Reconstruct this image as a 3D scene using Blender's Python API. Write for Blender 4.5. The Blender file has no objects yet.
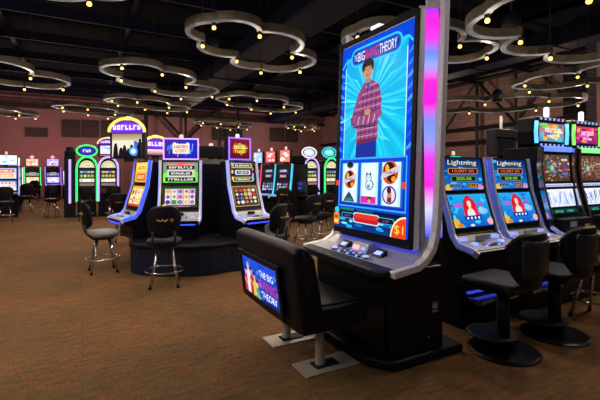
import bpy, bmesh, math, random
from mathutils import Vector, Matrix
random.seed(7)
PI = math.pi
SC = bpy.context.scene
COL = SC.collection
R = math.radians

# ------------------------------------------------------------------ materials
def lin(h):
    if not isinstance(h, str): return tuple(h[:3])
    h = h.lstrip('#')
    o = []
    for i in (0, 2, 4):
        v = int(h[i:i+2], 16) / 255
        o.append(v / 12.92 if v <= .04045 else ((v + .055) / 1.055) ** 2.4)
    return tuple(o)

MATS = {}
def mat(name, col, rough=.5, metal=0., var=.15, scale=12., bump=0., bscale=80., spec=.5, coat=0.):
    m = bpy.data.materials.new(name); m.use_nodes = True
    nt = m.node_tree; b = nt.nodes['Principled BSDF']
    c = lin(col)
    tc = nt.nodes.new('ShaderNodeTexCoord')
    n = nt.nodes.new('ShaderNodeTexNoise'); n.inputs['Scale'].default_value = scale; n.inputs['Detail'].default_value = 4
    nt.links.new(tc.outputs['Object'], n.inputs['Vector'])
    r = nt.nodes.new('ShaderNodeValToRGB')
    r.color_ramp.elements[0].position = .3; r.color_ramp.elements[1].position = .7
    r.color_ramp.elements[0].color = (*[x * (1 - var) for x in c], 1)
    r.color_ramp.elements[1].color = (*[min(1, x * (1 + var)) for x in c], 1)
    nt.links.new(n.outputs['Fac'], r.inputs['Fac'])
    nt.links.new(r.outputs['Color'], b.inputs['Base Color'])
    b.inputs['Roughness'].default_value = rough; b.inputs['Metallic'].default_value = metal
    b.inputs['Specular IOR Level'].default_value = spec
    b.inputs['Coat Weight'].default_value = coat
    if bump:
        n2 = nt.nodes.new('ShaderNodeTexNoise'); n2.inputs['Scale'].default_value = bscale
        nt.links.new(tc.outputs['Object'], n2.inputs['Vector'])
        bp = nt.nodes.new('ShaderNodeBump'); bp.inputs['Strength'].default_value = bump; bp.inputs['Distance'].default_value = .01
        nt.links.new(n2.outputs['Fac'], bp.inputs['Height']); nt.links.new(bp.outputs['Normal'], b.inputs['Normal'])
    MATS[name] = m
    return m

def neon(name, col, strength):
    m = bpy.data.materials.new(name); m.use_nodes = True
    nt = m.node_tree; b = nt.nodes['Principled BSDF']
    c = lin(col)
    tc = nt.nodes.new('ShaderNodeTexCoord')
    n = nt.nodes.new('ShaderNodeTexNoise'); n.inputs['Scale'].default_value = 9
    nt.links.new(tc.outputs['Object'], n.inputs['Vector'])
    r = nt.nodes.new('ShaderNodeValToRGB')
    r.color_ramp.elements[0].position = .3; r.color_ramp.elements[1].position = .7
    r.color_ramp.elements[0].color = (*[x * .8 for x in c], 1); r.color_ramp.elements[1].color = (*c, 1)
    nt.links.new(n.outputs['Fac'], r.inputs['Fac'])
    nt.links.new(r.outputs['Color'], b.inputs['Emission Color'])
    b.inputs['Base Color'].default_value = (*[x * .3 for x in c], 1)
    b.inputs['Emission Strength'].default_value = strength
    b.inputs['Roughness'].default_value = .3
    MATS[name] = m
    return m

def glowmat(name, strength):
    m = bpy.data.materials.new(name); m.use_nodes = True
    nt = m.node_tree; b = nt.nodes['Principled BSDF']
    a = nt.nodes.new('ShaderNodeAttribute'); a.attribute_name = 'glow'
    tc = nt.nodes.new('ShaderNodeTexCoord')
    n = nt.nodes.new('ShaderNodeTexNoise'); n.inputs['Scale'].default_value = 60
    nt.links.new(tc.outputs['Object'], n.inputs['Vector'])
    mr = nt.nodes.new('ShaderNodeMapRange'); mr.inputs['To Min'].default_value = .92; mr.inputs['To Max'].default_value = 1.06
    nt.links.new(n.outputs['Fac'], mr.inputs['Value'])
    mx = nt.nodes.new('ShaderNodeMix'); mx.data_type = 'RGBA'; mx.blend_type = 'MULTIPLY'; mx.inputs['Factor'].default_value = 1
    nt.links.new(a.outputs['Color'], mx.inputs['A']); nt.links.new(mr.outputs['Result'], mx.inputs['B'])
    nt.links.new(mx.outputs['Result'], b.inputs['Emission Color'])
    b.inputs['Base Color'].default_value = (.004, .004, .005, 1)
    b.inputs['Emission Strength'].default_value = strength
    b.inputs['Roughness'].default_value = .22; b.inputs['Specular IOR Level'].default_value = .06
    MATS[name] = m
    return m

BLACK = mat('black_lacquer', (.0045, .005, .0085), .36, bump=.03, spec=.22)
SATIN = mat('satin_black', (.006, .0065, .011), .5, bump=.05, spec=.22)
NAVY = mat('navy_plinth', (.008, .014, .034), .45, bump=.04, spec=.3)
LEATHER = mat('black_leather', (.0055, .0062, .0105), .44, bump=.25, bscale=140, spec=.24)
SEATTOP = mat('glossy_seat_vinyl', (.012, .013, .020), .3, bump=.25, bscale=120)  # lighter and glossier than the leather
SILVER = mat('brushed_silver', (.80, .79, .82), .42, .2, var=.08, scale=30, bump=.03)
PLASTIC = mat('silver_plastic', (.46, .46, .49), .42, .3, var=.06, bump=.03)
CHROME = mat('chrome', (.62, .62, .64), .16, 1., var=.04)
STEEL = mat('brushed_steel', (.44, .39, .34), .38, .35, var=.1, bump=.03)
BRONZE = mat('bronze_band', (.15, .125, .085), .5, .4, var=.2)
DARKSTEEL = mat('dark_steel', (.014, .013, .017), .6, .2)
CEILM = mat('ceiling_deck', (.0028, .0036, .011), .9, var=.3, scale=2, spec=.1)
DUCTM = mat('painted_duct', (.0075, .010, .030), .6, var=.15, scale=3, spec=.15)
GOLD = mat('gold_thread', (.60, .36, .08), .45, .4)
GREYKEY = mat('grey_keys', (.05, .05, .09), .4)
WHITEM = mat('white_plastic', (.7, .7, .72), .45)
EMBL = mat('grey_emblem_print', (.28, .28, .31), .5)  # even grey, darker than the white plastic
SHEENSEAT = mat('seat_sheen_vinyl', (.22, .22, .21), .4, bump=.2, bscale=120)  # light grey stands in for the white sheen on the seat top
VENTM = mat('louvre_slats', (.045, .032, .034), .7)
SCREEN = glowmat('lit_screen', 1.15)
SCREENFAR = glowmat('lit_far_screen', 1.3)
BULB = neon('lamp_bulb', (1., .55, .13), 3.2)
STRIP = neon('ring_underside_glow', (.70, .68, .66), .30)  # dim emission stands in for reflections on the polished ring underside
_r = [n for n in STRIP.node_tree.nodes if n.type == 'VALTORGB'][0]
_r.color_ramp.elements[0].position = .42; _r.color_ramp.elements[0].color = (.10, .11, .16, 1); _r.color_ramp.elements[1].position = .62
[n for n in STRIP.node_tree.nodes if n.type == 'TEX_NOISE'][0].inputs['Scale'].default_value = 2.2
NBLUE = neon('blue_tube', (.022, .055, 1.), 3.0)
NPALE = neon('pale_blue_tube', (.34, .40, 1.), 1.05)
NVIOLET = neon('violet_tube', (.32, .14, 1.), 1.6)
NGREEN = neon('green_tube', (.05, 1., .22), 1.3)
NLAV = neon('lavender_tube', (.5, .36, 1.), 1.5)
NCYAN = neon('cyan_tube', (.05, .6, .9), 1.2)
NRED = neon('red_tube', (.9, .05, .1), 1.1)
NYELLOW = neon('yellow_tube', (1., .75, .1), 1.5)
NWHITE = neon('white_lamp', (.95, .9, .95), 1.2)
NPINK = neon('pink_lamp', (1., .45, .5), 1.4)
NKEY = neon('blue_button_light', (.20, .30, 1.), 1.9)

def carpet():
    m = bpy.data.materials.new('carpet_tiles'); m.use_nodes = True
    nt = m.node_tree; b = nt.nodes['Principled BSDF']; L = nt.links.new
    tc = nt.nodes.new('ShaderNodeTexCoord')
    def noise(scale, sx, sy, detail=5):
        mp = nt.nodes.new('ShaderNodeMapping'); mp.inputs['Scale'].default_value = (sx, sy, 1)
        L(tc.outputs['Object'], mp.inputs['Vector'])
        n = nt.nodes.new('ShaderNodeTexNoise'); n.inputs['Scale'].default_value = scale; n.inputs['Detail'].default_value = detail
        L(mp.outputs['Vector'], n.inputs['Vector']); return n.outputs['Fac']
    def ramp(f, stops):
        r = nt.nodes.new('ShaderNodeValToRGB')
        e = r.color_ramp.elements
        while len(e) < len(stops): e.new(.5)
        for x, (p, c) in zip(e, stops): x.position = p; x.color = (*c, 1)
        L(f, r.inputs['Fac']); return r.outputs['Color']
    def mix(a, c, f, mode='MIX'):
        x = nt.nodes.new('ShaderNodeMix'); x.data_type = 'RGBA'; x.blend_type = mode
        if isinstance(f, float): x.inputs['Factor'].default_value = f
        else: L(f, x.inputs['Factor'])
        for k, v in (('A', a), ('B', c)):
            if isinstance(v, tuple): x.inputs[k].default_value = (*v, 1)
            else: L(v, x.inputs[k])
        return x.outputs['Result']
    base = ramp(noise(.8, .9, .9, 4), [(.32, (.135, .090, .044)), (.68, (.225, .112, .052))])
    streak = ramp(noise(9., .6, 3.2, 6), [(.36, (.74, .76, .72)), (.62, (1.14, 1.05, .98))])
    c1 = mix(base, streak, 1.0, 'MULTIPLY')
    streak2 = ramp(noise(26., 4.0, .5, 3), [(.4, (.80, .80, .78)), (.62, (1.12, 1.10, 1.06))])
    c1 = mix(c1, streak2, 1.0, 'MULTIPLY')
    fleck = ramp(noise(9., 3.0, .8, 3), [(.57, (0, 0, 0)), (.72, (1, 1, 1))])
    patch = ramp(noise(.7, 1, 1, 2), [(.4, (.25, .25, .25)), (.6, (1, 1, 1))])
    fleck = mix(fleck, patch, 1.0, 'MULTIPLY')
    c2 = mix(c1, (.34, .062, .026), fleck)
    green = ramp(noise(3.1, 1, 1, 2), [(.55, (0, 0, 0)), (.75, (.35, .35, .35))])
    c3 = mix(c2, (.14, .12, .045), green)
    br = nt.nodes.new('ShaderNodeTexBrick'); br.offset = 0
    for k, v in (('Scale', 1.0), ('Mortar Size', .004), ('Brick Width', 1.), ('Row Height', .5)): br.inputs[k].default_value = v
    br.inputs['Color1'].default_value = (1.08, 1.03, .98, 1); br.inputs['Color2'].default_value = (.86, .90, .92, 1); br.inputs['Mortar'].default_value = (.82, .8, .8, 1)
    L(tc.outputs['Object'], br.inputs['Vector'])
    c4 = mix(c3, br.outputs['Color'], 1.0, 'MULTIPLY')
    L(c4, b.inputs['Base Color']); b.inputs['Roughness'].default_value = .9; b.inputs['Specular IOR Level'].default_value = .15
    n2 = nt.nodes.new('ShaderNodeTexNoise'); n2.inputs['Scale'].default_value = 300
    L(tc.outputs['Object'], n2.inputs['Vector'])
    bp = nt.nodes.new('ShaderNodeBump'); bp.inputs['Strength'].default_value = .4; bp.inputs['Distance'].default_value = .005
    L(n2.outputs['Fac'], bp.inputs['Height']); L(bp.outputs['Normal'], b.inputs['Normal'])
    return m
CARPET = carpet()

def brick(name, c1, c2, mortar, w, h, axis, ms=.02):
    m = bpy.data.materials.new(name); m.use_nodes = True
    nt = m.node_tree; b = nt.nodes['Principled BSDF']; L = nt.links.new
    tc = nt.nodes.new('ShaderNodeTexCoord')
    sp = nt.nodes.new('ShaderNodeSeparateXYZ'); cb = nt.nodes.new('ShaderNodeCombineXYZ')
    L(tc.outputs['Object'], sp.inputs['Vector'])
    L(sp.outputs[axis], cb.inputs['X']); L(sp.outputs['Z'], cb.inputs['Y'])
    br = nt.nodes.new('ShaderNodeTexBrick')
    br.inputs['Color1'].default_value = (*c1, 1); br.inputs['Color2'].default_value = (*c2, 1); br.inputs['Mortar'].default_value = (*mortar, 1)
    for k, v in (('Scale', 1.0), ('Mortar Size', ms), ('Brick Width', w), ('Row Height', h)): br.inputs[k].default_value = v
    L(cb.outputs['Vector'], br.inputs['Vector'])
    L(br.outputs['Color'], b.inputs['Base Color']); b.inputs['Roughness'].default_value = .9
    bp = nt.nodes.new('ShaderNodeBump'); bp.inputs['Strength'].default_value = .3
    L(br.outputs['Fac'], bp.inputs['Height']); L(bp.outputs['Normal'], b.inputs['Normal'])
    return m

# ------------------------------------------------------------------ mesh helpers
class MB:
    def __init__(s): s.bm = bmesh.new()
    def box(s, x0, x1, y0, y1, z0, z1, lean=0.):
        v = [s.bm.verts.new((x, y + lean * (z - z0), z)) for z in (z0, z1) for x, y in ((x0, y0), (x1, y0), (x1, y1), (x0, y1))]
        for f in ((3, 2, 1, 0), (4, 5, 6, 7), (0, 1, 5, 4), (1, 2, 6, 5), (2, 3, 7, 6), (3, 0, 4, 7)):
            s.bm.faces.new([v[i] for i in f])
        return s
    def prism(s, pts, lo, hi, axis='x'):
        # pts: closed outline; axis x -> (y,z), y -> (x,z), z -> (x,y)
        def P(a, b, t): return {'x': (t, a, b), 'y': (a, t, b), 'z': (a, b, t)}[axis]
        A = [s.bm.verts.new(P(a, b, lo)) for a, b in pts]; B = [s.bm.verts.new(P(a, b, hi)) for a, b in pts]
        n = len(pts)
        s.bm.faces.new(A[::-1]); s.bm.faces.new(B)
        for i in range(n): s.bm.faces.new((A[i], A[(i+1) % n], B[(i+1) % n], B[i]))
        return s
    def tube(s, pts, r, n=10, closed=False):
        pts = [Vector(p) for p in pts]; rings = []; k = len(pts)
        rr = r if isinstance(r, (list, tuple)) else [r] * k
        prev = None
        for i, p in enumerate(pts):
            if closed: d = pts[(i+1) % k] - pts[i-1]
            else: d = pts[min(i+1, k-1)] - pts[max(i-1, 0)]
            d.normalize()
            if prev is None:
                a = d.cross(Vector((0, 0, 1)))
                if a.length < .01: a = d.cross(Vector((1, 0, 0)))
            else: a = prev - d * prev.dot(d)
            a.normalize(); prev = a; b = d.cross(a)
            rings.append([s.bm.verts.new(p + rr[i] * (a * math.cos(2*PI*j/n) + b * math.sin(2*PI*j/n))) for j in range(n)])
        for i in range(k if closed else k-1):
            A, B = rings[i], rings[(i+1) % k]
            for j in range(n): s.bm.faces.new((A[j], A[(j+1) % n], B[(j+1) % n], B[j]))
        if not closed: s.bm.faces.new(rings[0][::-1]); s.bm.faces.new(rings[-1])
        return s
    def lathe(s, prof, c=(0, 0), n=32, sy=1.):
        rings = []
        for r, z in prof:
            if r < 1e-5: rings.append([s.bm.verts.new((c[0], c[1], z))])
            else: rings.append([s.bm.verts.new((c[0] + r*math.cos(2*PI*j/n), c[1] + sy*r*math.sin(2*PI*j/n), z)) for j in range(n)])
        for A, B in zip(rings, rings[1:]):
            for j in range(n):
                q = [A[j % len(A)], A[(j+1) % len(A)], B[(j+1) % len(B)], B[j % len(B)]]
                u = []
                for v in q:
                    if v not in u: u.append(v)
                if len(u) > 2: s.bm.faces.new(u)
        for rg, rev in ((rings[0], True), (rings[-1], False)):
            if len(rg) > 2: s.bm.faces.new(rg[::-1] if rev else rg)
        return s
    def ribbon(s, path, x0, x1, t):
        # path of (y,z); thick strip swept across x0..x1
        k = len(path); n = []
        for i in range(k):
            d = Vector(path[min(i+1, k-1)]) - Vector(path[max(i-1, 0)]); d.normalize(); n.append(Vector((-d.y, d.x)))
        back = [tuple(Vector(p) - q * t) for p, q in zip(path, n)]
        V = [[s.bm.verts.new((x, a, b)) for x in (x0, x1)] for a, b in path]
        W = [[s.bm.verts.new((x, a, b)) for x in (x0, x1)] for a, b in back]
        for i in range(k-1):
            s.bm.faces.new((V[i][0], V[i][1], V[i+1][1], V[i+1][0]))
            s.bm.faces.new((W[i][1], W[i][0], W[i+1][0], W[i+1][1]))
            s.bm.faces.new((V[i][0], V[i+1][0], W[i+1][0], W[i][0]))
            s.bm.faces.new((V[i+1][1], V[i][1], W[i][1], W[i+1][1]))
        s.bm.faces.new((V[0][1], V[0][0], W[0][0], W[0][1])); s.bm.faces.new((V[-1][0], V[-1][1], W[-1][1], W[-1][0]))
        return s
    def frame(s, w, h, t, d, M):
        # rectangular frame, w x h outer, border t, depth d, in plane of M (x right, y up, z towards the viewer)
        o = [(-w/2, -h/2), (w/2, -h/2), (w/2, h/2), (-w/2, h/2)]; i = [(-w/2+t, -h/2+t), (w/2-t, -h/2+t), (w/2-t, h/2-t), (-w/2+t, h/2-t)]
        F = lambda p, z: s.bm.verts.new(M @ Vector((p[0], p[1], z)))
        a = [F(p, d) for p in o]; b = [F(p, d) for p in i]; c = [F(p, 0) for p in o]; e = [F(p, 0) for p in i]
        for k in range(4):
            j = (k+1) % 4
            for q in ((a[k], a[j], b[j], b[k]), (c[j], c[k], e[k], e[j]), (a[j], a[k], c[k], c[j]), (b[k], b[j], e[j], e[k])): s.bm.faces.new(q)
        return s
    def xform(s, M): bmesh.ops.transform(s.bm, matrix=M, verts=s.bm.verts[:]); return s
    def build(s, name, m, parent=None, bevel=0., seg=2, smooth=False, sub=0):
        bmesh.ops.recalc_face_normals(s.bm, faces=s.bm.faces[:])
        me = bpy.data.meshes.new(name); s.bm.to_mesh(me); s.bm.free()
        me.materials.append(m)
        o = bpy.data.objects.new(name, me); COL.objects.link(o)
        if parent: o.parent = parent
        if smooth:
            for p in me.polygons: p.use_smooth = True
        if bevel:
            b = o.modifiers.new('soft_edge', 'BEVEL'); b.width = bevel; b.segments = seg; b.limit_method = 'ANGLE'; b.angle_limit = R(35)
            if smooth: b.harden_normals = False
        if sub:
            u = o.modifiers.new('rounding', 'SUBSURF'); u.levels = sub; u.render_levels = sub
        return o

def thing(name, label, cat, loc=(0, 0, 0), rot=0., group=None):
    o = bpy.data.objects.new(name, None); COL.objects.link(o)
    o.empty_display_size = .1
    o.location = loc; o.rotation_euler = (0, 0, R(rot)); o['label'] = label; o['category'] = cat
    if group: o['group'] = group
    return o
def tag(o, label, cat, group=None, kind=None):
    o['label'] = label; o['category'] = cat
    if group: o['group'] = group
    if kind: o['kind'] = kind
    return o
def struct(o): o['kind'] = 'structure'; return o
def copy_tree(o, parent=None):
    c = o.copy(); COL.objects.link(c)
    if parent: c.parent = parent
    for ch in list(o.children): copy_tree(ch, c)
    return c

# ------------------------------------------------------------------ lit screen artwork
TXT = {}
def text_polys(t):
    if t in TXT: return TXT[t]
    cu = bpy.data.curves.new('tmp', 'FONT'); cu.body = t; cu.resolution_u = 3
    ob = bpy.data.objects.new('tmp', cu); COL.objects.link(ob)
    dg = bpy.context.evaluated_depsgraph_get()
    me = bpy.data.meshes.new_from_object(ob.evaluated_get(dg))
    P = [[(me.vertices[i].co.x, me.vertices[i].co.y) for i in p.vertices] for p in me.polygons]
    bpy.data.objects.remove(ob); bpy.data.curves.remove(cu); bpy.data.meshes.remove(me)
    xs = [p[0] for q in P for p in q]; ys = [p[1] for q in P for p in q]
    x0, x1, y0, y1 = min(xs), max(xs), min(ys), max(ys)
    P = [[((x-x0)/(x1-x0), (y-y0)/(y1-y0)) for x, y in q] for q in P]
    TXT[t] = P
    return P

def clip(pts, w, h):
    for ax, lim, sg in ((0, 0, 1), (0, w, -1), (1, 0, 1), (1, h, -1)):
        out = []
        for i in range(len(pts)):
            a, b = pts[i-1], pts[i]
            da, db = sg*(a[ax]-lim), sg*(b[ax]-lim)
            if (da >= 0) != (db >= 0):
                t = da/(da-db); out.append((a[0]+t*(b[0]-a[0]), a[1]+t*(b[1]-a[1])))
            if db >= 0: out.append(b)
        pts = out
        if len(pts) < 3: return []
    return pts

class Art:
    def __init__(s, w, h): s.w, s.h, s.F, s.l = w, h, [], 0
    def up(s): s.l += 1; return s
    def poly(s, pts, c, cols=None):
        if cols is None:
            pts = clip(list(pts), s.w, s.h)
            if len(pts) < 3: return s
        s.F.append((pts, [lin(c)] * len(pts) if cols is None else [lin(q) for q in cols], s.l)); return s
    def rect(s, x0, y0, x1, y1, c, top=None):
        p = [(x0, y0), (x1, y0), (x1, y1), (x0, y1)]
        return s.poly(p, c, [c, c, top, top] if top else None)
    def rr(s, x0, y0, x1, y1, r, c):
        p = []
        for cx, cy, a in ((x1-r, y0+r, -90), (x1-r, y1-r, 0), (x0+r, y1-r, 90), (x0+r, y0+r, 180)):
            for k in range(5): t = R(a + k*22.5); p.append((cx + r*math.cos(t), cy + r*math.sin(t)))
        return s.poly(p, c)
    def ell(s, cx, cy, rx, ry, c, n=20, a0=0, a1=360):
        return s.poly([(cx + rx*math.cos(R(a0 + (a1-a0)*k/n)), cy + ry*math.sin(R(a0 + (a1-a0)*k/n))) for k in range(n if a1-a0 == 360 else n+1)], c)
    def line(s, pts, w, c):
        for a, b in zip(pts, pts[1:]):
            d = Vector(b) - Vector(a)
            if d.length < 1e-6: continue
            d.normalize(); q = Vector((-d.y, d.x)) * w/2; e = d * w * .3
            a2, b2 = Vector(a) - e, Vector(b) + e
            s.poly([tuple(a2-q), tuple(b2-q), tuple(b2+q), tuple(a2+q)], c)
        return s
    def text(s, t, cx, cy, w, h, c, skew=0.):
        for q in text_polys(t):
            s.F.append(([(cx + (x-.5)*w + skew*(y-.5)*h, cy + (y-.5)*h) for x, y in q], [lin(c)] * len(q), s.l))
        return s
    def glyphs(s, cx, cy, w, h, n, c):      # a blurred run of marks standing for lettering too small to read
        k = w/n
        for i in range(n):
            x = cx - w/2 + i*k; a = random.random()
            s.rect(x + .1*k, cy-h/2, x + .38*k, cy+h/2, c)
            if a < .6: s.rect(x + .3*k, cy+h*.2, x + .85*k, cy+h/2, c)
            if a > .3: s.rect(x + .3*k, cy-h/2, x + .85*k, cy-h*.2, c)
            if .2 < a < .8: s.rect(x + .6*k, cy-h*.4, x + .85*k, cy+h*.4, c)
        return s
    def build(s, name, parent, M, m=None, step=.0007):
        # M maps (x right, y up, z out of the screen); art is centred on the origin
        me = bpy.data.meshes.new(name); V, F, C = [], [], []
        for pts, cols, l in s.F:
            b = len(V)
            for (x, y) in pts: V.append(M @ Vector((x - s.w/2, y - s.h/2, l*step)))
            F.append(list(range(b, b+len(pts)))); C += cols
        # a thin backing slab gives the screen its thickness
        b = len(V)
        for z in (-.0006, -.008):
            for x, y in ((0, 0), (s.w, 0), (s.w, s.h), (0, s.h)): V.append(M @ Vector((x - s.w/2, y - s.h/2, z)))
        for f in ((3, 2, 1, 0), (4, 5, 6, 7), (0, 1, 5, 4), (1, 2, 6, 5), (2, 3, 7, 6), (3, 0, 4, 7)):
            F.append([b+i for i in f]); C += [(0, 0, 0)] * 4
        me.from_pydata([tuple(v) for v in V], [], F)
        ca = me.color_attributes.new('glow', 'FLOAT_COLOR', 'CORNER')
        i = 0
        for p in me.polygons:
            for k in range(p.loop_total):
                ca.data[p.loop_start + k].color = (*C[i+k], 1)
            i += p.loop_total
        me.materials.append(m or SCREEN)
        o = bpy.data.objects.new(name, me); COL.objects.link(o); o.parent = parent
        return o

def plane_on(y0, z0, y1, z1, off=.004, x=0.):
    # frame of the plane through the machine profile points (y0,z0)-(y1,z1); x right, y up the slope, z towards the player
    up = Vector((0, y1-y0, z1-z0)); up.normalize(); xr = Vector((1, 0, 0)); n = xr.cross(up)
    o = Vector((x, (y0+y1)/2, (z0+z1)/2)) + n*off
    return Matrix(((xr.x, up.x, n.x, o.x), (xr.y, up.y, n.y, o.y), (xr.z, up.z, n.z, o.z), (0, 0, 0, 1)))
def upright(x, y, z, yaw=0., pitch=0.):
    # screen standing upright at (x,y,z) and facing -y, turned by yaw
    return Matrix.Translation((x, y, z)) @ Matrix.Rotation(R(yaw), 4, 'Z') @ Matrix.Rotation(R(90 - pitch), 4, 'X')

def pick(p): return random.choice(p)
def art_reels(w, h, bg, cell, syms, nx, ny, edge=None):
    a = Art(w, h); a.rect(0, 0, w, h, bg[0], bg[1] if len(bg) > 1 else None); a.up()
    mx, my = w*.07, h*.12
    cw, ch = (w-2*mx)/nx, (h-2*my)/ny
    for i in range(nx):
        a.rect(mx + i*cw + cw*.04, my, mx + (i+1)*cw - cw*.04, h-my, cell)
    a.up()
    for i in range(nx):
        for j in range(ny):
            cx, cy = mx + (i+.5)*cw, my + (j+.5)*ch; c = pick(syms); c2 = pick(syms)
            k = random.random()
            if k < .5: a.ell(cx, cy, cw*.42, ch*.42, c, 12)
            elif k < .8: a.poly([(cx, cy+ch*.45), (cx+cw*.4, cy), (cx, cy-ch*.45), (cx-cw*.4, cy)], c)
            else: a.rr(cx-cw*.38, cy-ch*.4, cx+cw*.38, cy+ch*.4, ch*.1, c)
    a.up()
    for i in range(nx):
        for j in range(ny):
            cx, cy = mx + (i+.5)*cw, my + (j+.5)*ch
            a.ell(cx + cw*.05, cy, cw*.2, ch*.22, pick(syms), 8)
    if edge:
        a.up()
        t = h*.035
        for r in ((0, 0, w, t), (0, h-t, w, h), (0, 0, t, h), (w-t, 0, w, h)): a.rect(*r, edge)
    return a
def art_rows(w, h, bg, rows, edge=None):
    # jackpot board: stacked plaques
    a = Art(w, h); a.rect(0, 0, w, h, bg[0], bg[1]); a.up()
    n = len(rows); rh = h*.9/n
    for i, (c, t, f) in enumerate(rows):
        y = h*.95 - (i+.5)*rh
        a.rr(w*(.5-f/2), y-rh*.38, w*(.5+f/2), y+rh*.38, rh*.2, c)
    a.up()
    for i, (c, t, f) in enumerate(rows):
        y = h*.95 - (i+.5)*rh
        a.glyphs(w/2, y, w*f*.75, rh*.38, 7, t)
    if edge:
        a.up(); t = h*.03
        for r in ((0, 0, w, t), (0, h-t, w, h), (0, 0, t, h), (w-t, 0, w, h)): a.rect(*r, edge)
    return a
def art_blobs(w, h, bg, cols, n, spread=.5):
    a = Art(w, h); a.rect(0, 0, w, h, bg[0], bg[1]); a.up()
    for k in range(n):
        a.ell(w*(.5 + random.uniform(-spread, spread)*.9), h*(.5 + random.uniform(-spread, spread)*.85), w*random.uniform(.05, .16), h*random.uniform(.06, .16), pick(cols), 10)
        if k % 4 == 3: a.up()
    return a

# ------------------------------------------------------------------ setting
def plane_box(name, x0, x1, y0, y1, z0, z1, m): return struct(MB().box(x0, x1, y0, y1, z0, z1).build(name, m))
plane_box('floor', -9, 18, -4, 29, -.1, 0, CARPET)
plane_box('ceiling', -9, 18, -4, 29, 6.25, 6.4, CEILM)
WALLB = mat('mauve_glow_wall', (.30, .150, .155), .9, var=.08, scale=.8, bump=.05)  # mauve of the coloured LED glow is put into the wall colour
plane_box('wall_back', -9, 17.5, 28, 28.3, 0, 6.25, WALLB)
BRICKR = brick('brown_brick', (.33, .195, .165), (.26, .15, .125), (.21, .125, .11), .55, .19, 'Y')
plane_box('wall_right', 17.3, 17.6, -4, 28.3, 0, 6.25, BRICKR)

# louvred dark windows in the back wall
def louvre(i, x0, x1, z0, z1):
    o = struct(MB().frame(x1-x0, z1-z0, .07, .08, upright((x0+x1)/2, 28, (z0+z1)/2)).build('window_%d' % i, VENTM))
    b = MB(); n = 8
    for k in range(n):
        z = z0 + .06 + (k+.5)*(z1-z0-.12)/n
        b.box(x0+.06, x1-.06, 27.95, 27.985, z-.055, z+.05, .25)
    b.build('louvre_slats', VENTM, o)
    return o
for i, q in enumerate([(-2.9, -1.78, 3.5, 4.05), (-1.08, -.1, 3.56, 4.62), (-.03, .94, 3.58, 4.66), (1.05, 1.98, 3.6, 4.7), (8.1, 9.2, 3.72, 4.68), (9.27, 10.4, 3.74, 4.72), (12.6, 13.85, 3.8, 4.85), (13.95, 15.0, 3.8, 4.85)]): louvre(i+1, *q)

# roof structure: purlins across, joists along, ducts, pipes, wall trusses and columns
n = 1
for y in (2.6, 5.2, 7.8, 10.4, 13.0, 15.6, 18.2, 20.8, 23.4, 26.0):
    struct(MB().box(-9, 17.3, y-.04, y+.04, 5.74, 5.78).box(-9, 17.3, y-.01, y+.01, 5.78, 6.0).box(-9, 17.3, y-.04, y+.04, 6.0, 6.03).build('beam_%d' % n, DUCTM)); n += 1
for x in (-5.2, -2.1, 1.3, 8.2, 11.5, 14.5):
    struct(MB().box(x-.07, x+.07, -4, 28, 6.04, 6.08).box(x-.015, x+.015, -4, 28, 6.08, 6.25).build('beam_%d' % n, DUCTM)); n += 1
for x, w in ((5.0, .55), (12.6, .4)):
    b = MB().box(x-w, x+w, -4, 27.9, 5.15, 5.70)
    d = tag(b.build('air_duct', DUCTM, bevel=.06), 'wide rectangular air duct running under the dark ceiling, %s' % ('nearer the tall cabinet' if x < 9 else 'nearer the brick wall'), 'duct')
    for k in range(11): MB().box(x-w-.03, x+w+.03, -2 + k*2.9, -1.95 + k*2.9, 5.12, 5.73).build('flange', DUCTM, d)
    for k in range(5):
        for sx in (-1, 1): MB().tube([(x+sx*(w+.02), -.5 + k*5.2, 5.6), (x+sx*(w+.02), -.5 + k*5.2, 6.25)], .012, 6).build('hanger', DARKSTEEL, d)
# conduit pipes along the back wall
p = MB().box(-9, 17.3, 27.5, 27.7, 5.15, 5.32)
for k in range(9): p.box(-8 + k*3, -7.85 + k*3, 27.6, 28.0, 5.17, 5.30)
struct(p.build('beam_%d' % n, DARKSTEEL)); n += 1
p = MB().box(-9, 17.3, 27.55, 27.65, 5.62, 5.68)
for k in range(9): p.box(-8 + k*3, -7.9 + k*3, 27.6, 28.0, 5.63, 5.67)
struct(p.build('beam_%d' % n, DARKSTEEL)); n += 1
# trusses in front of the brick wall and the back wall
def bar(b, p, q, r): b.tube([p, q], r, 4)
b = MB(); X = 16.9
bar(b, (X, 6.0, 3.6), (X, 27.5, 3.6), .09); bar(b, (X, 6.0, 2.95), (X, 27.5, 2.95), .08); bar(b, (X, 6.0, 5.9), (X, 27.5, 5.9), .10)
for y in (8.2, 11.0, 15.0, 19.0, 23.0):
    bar(b, (X, y, 2.9), (X, y, 5.95), .07)
    bar(b, (X, y, 3.6), (X, y-2.0, 5.9), .07); bar(b, (X, y, 3.6), (X, y+2.0, 5.9), .07)
for y in (6.2, 13.0, 21.0): bar(b, (X+.02, y, 0.0), (X+.02, y, 6.25), .11)
b.box(16.95, 17.3, 8.95, 9.05, 5.8, 5.95)
struct(b.build('trim_1', DARKSTEEL))
b = MB(); Y = 27.2
for x in (6.1,):
    bar(b, (x, Y, 3.4), (x, Y, 5.9), .09); bar(b, (x, Y, 3.55), (x-2.1, Y, 5.7), .09); bar(b, (x, Y, 3.55), (x+2.1, Y, 5.7), .09)
bar(b, (3.6, Y, 5.75), (8.5, Y, 5.75), .09)
bar(b, (3.6, Y, 0.0), (3.6, Y, 6.25), .12); bar(b, (8.4, Y, 0.0), (8.4, Y, 6.25), .12)
struct(b.build('trim_2', DARKSTEEL))
COLBRICK = brick('dark_blue_brick', (.062, .055, .075), (.04, .036, .055), (.018, .016, .022), .34, .13, 'Y', .022)
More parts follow.
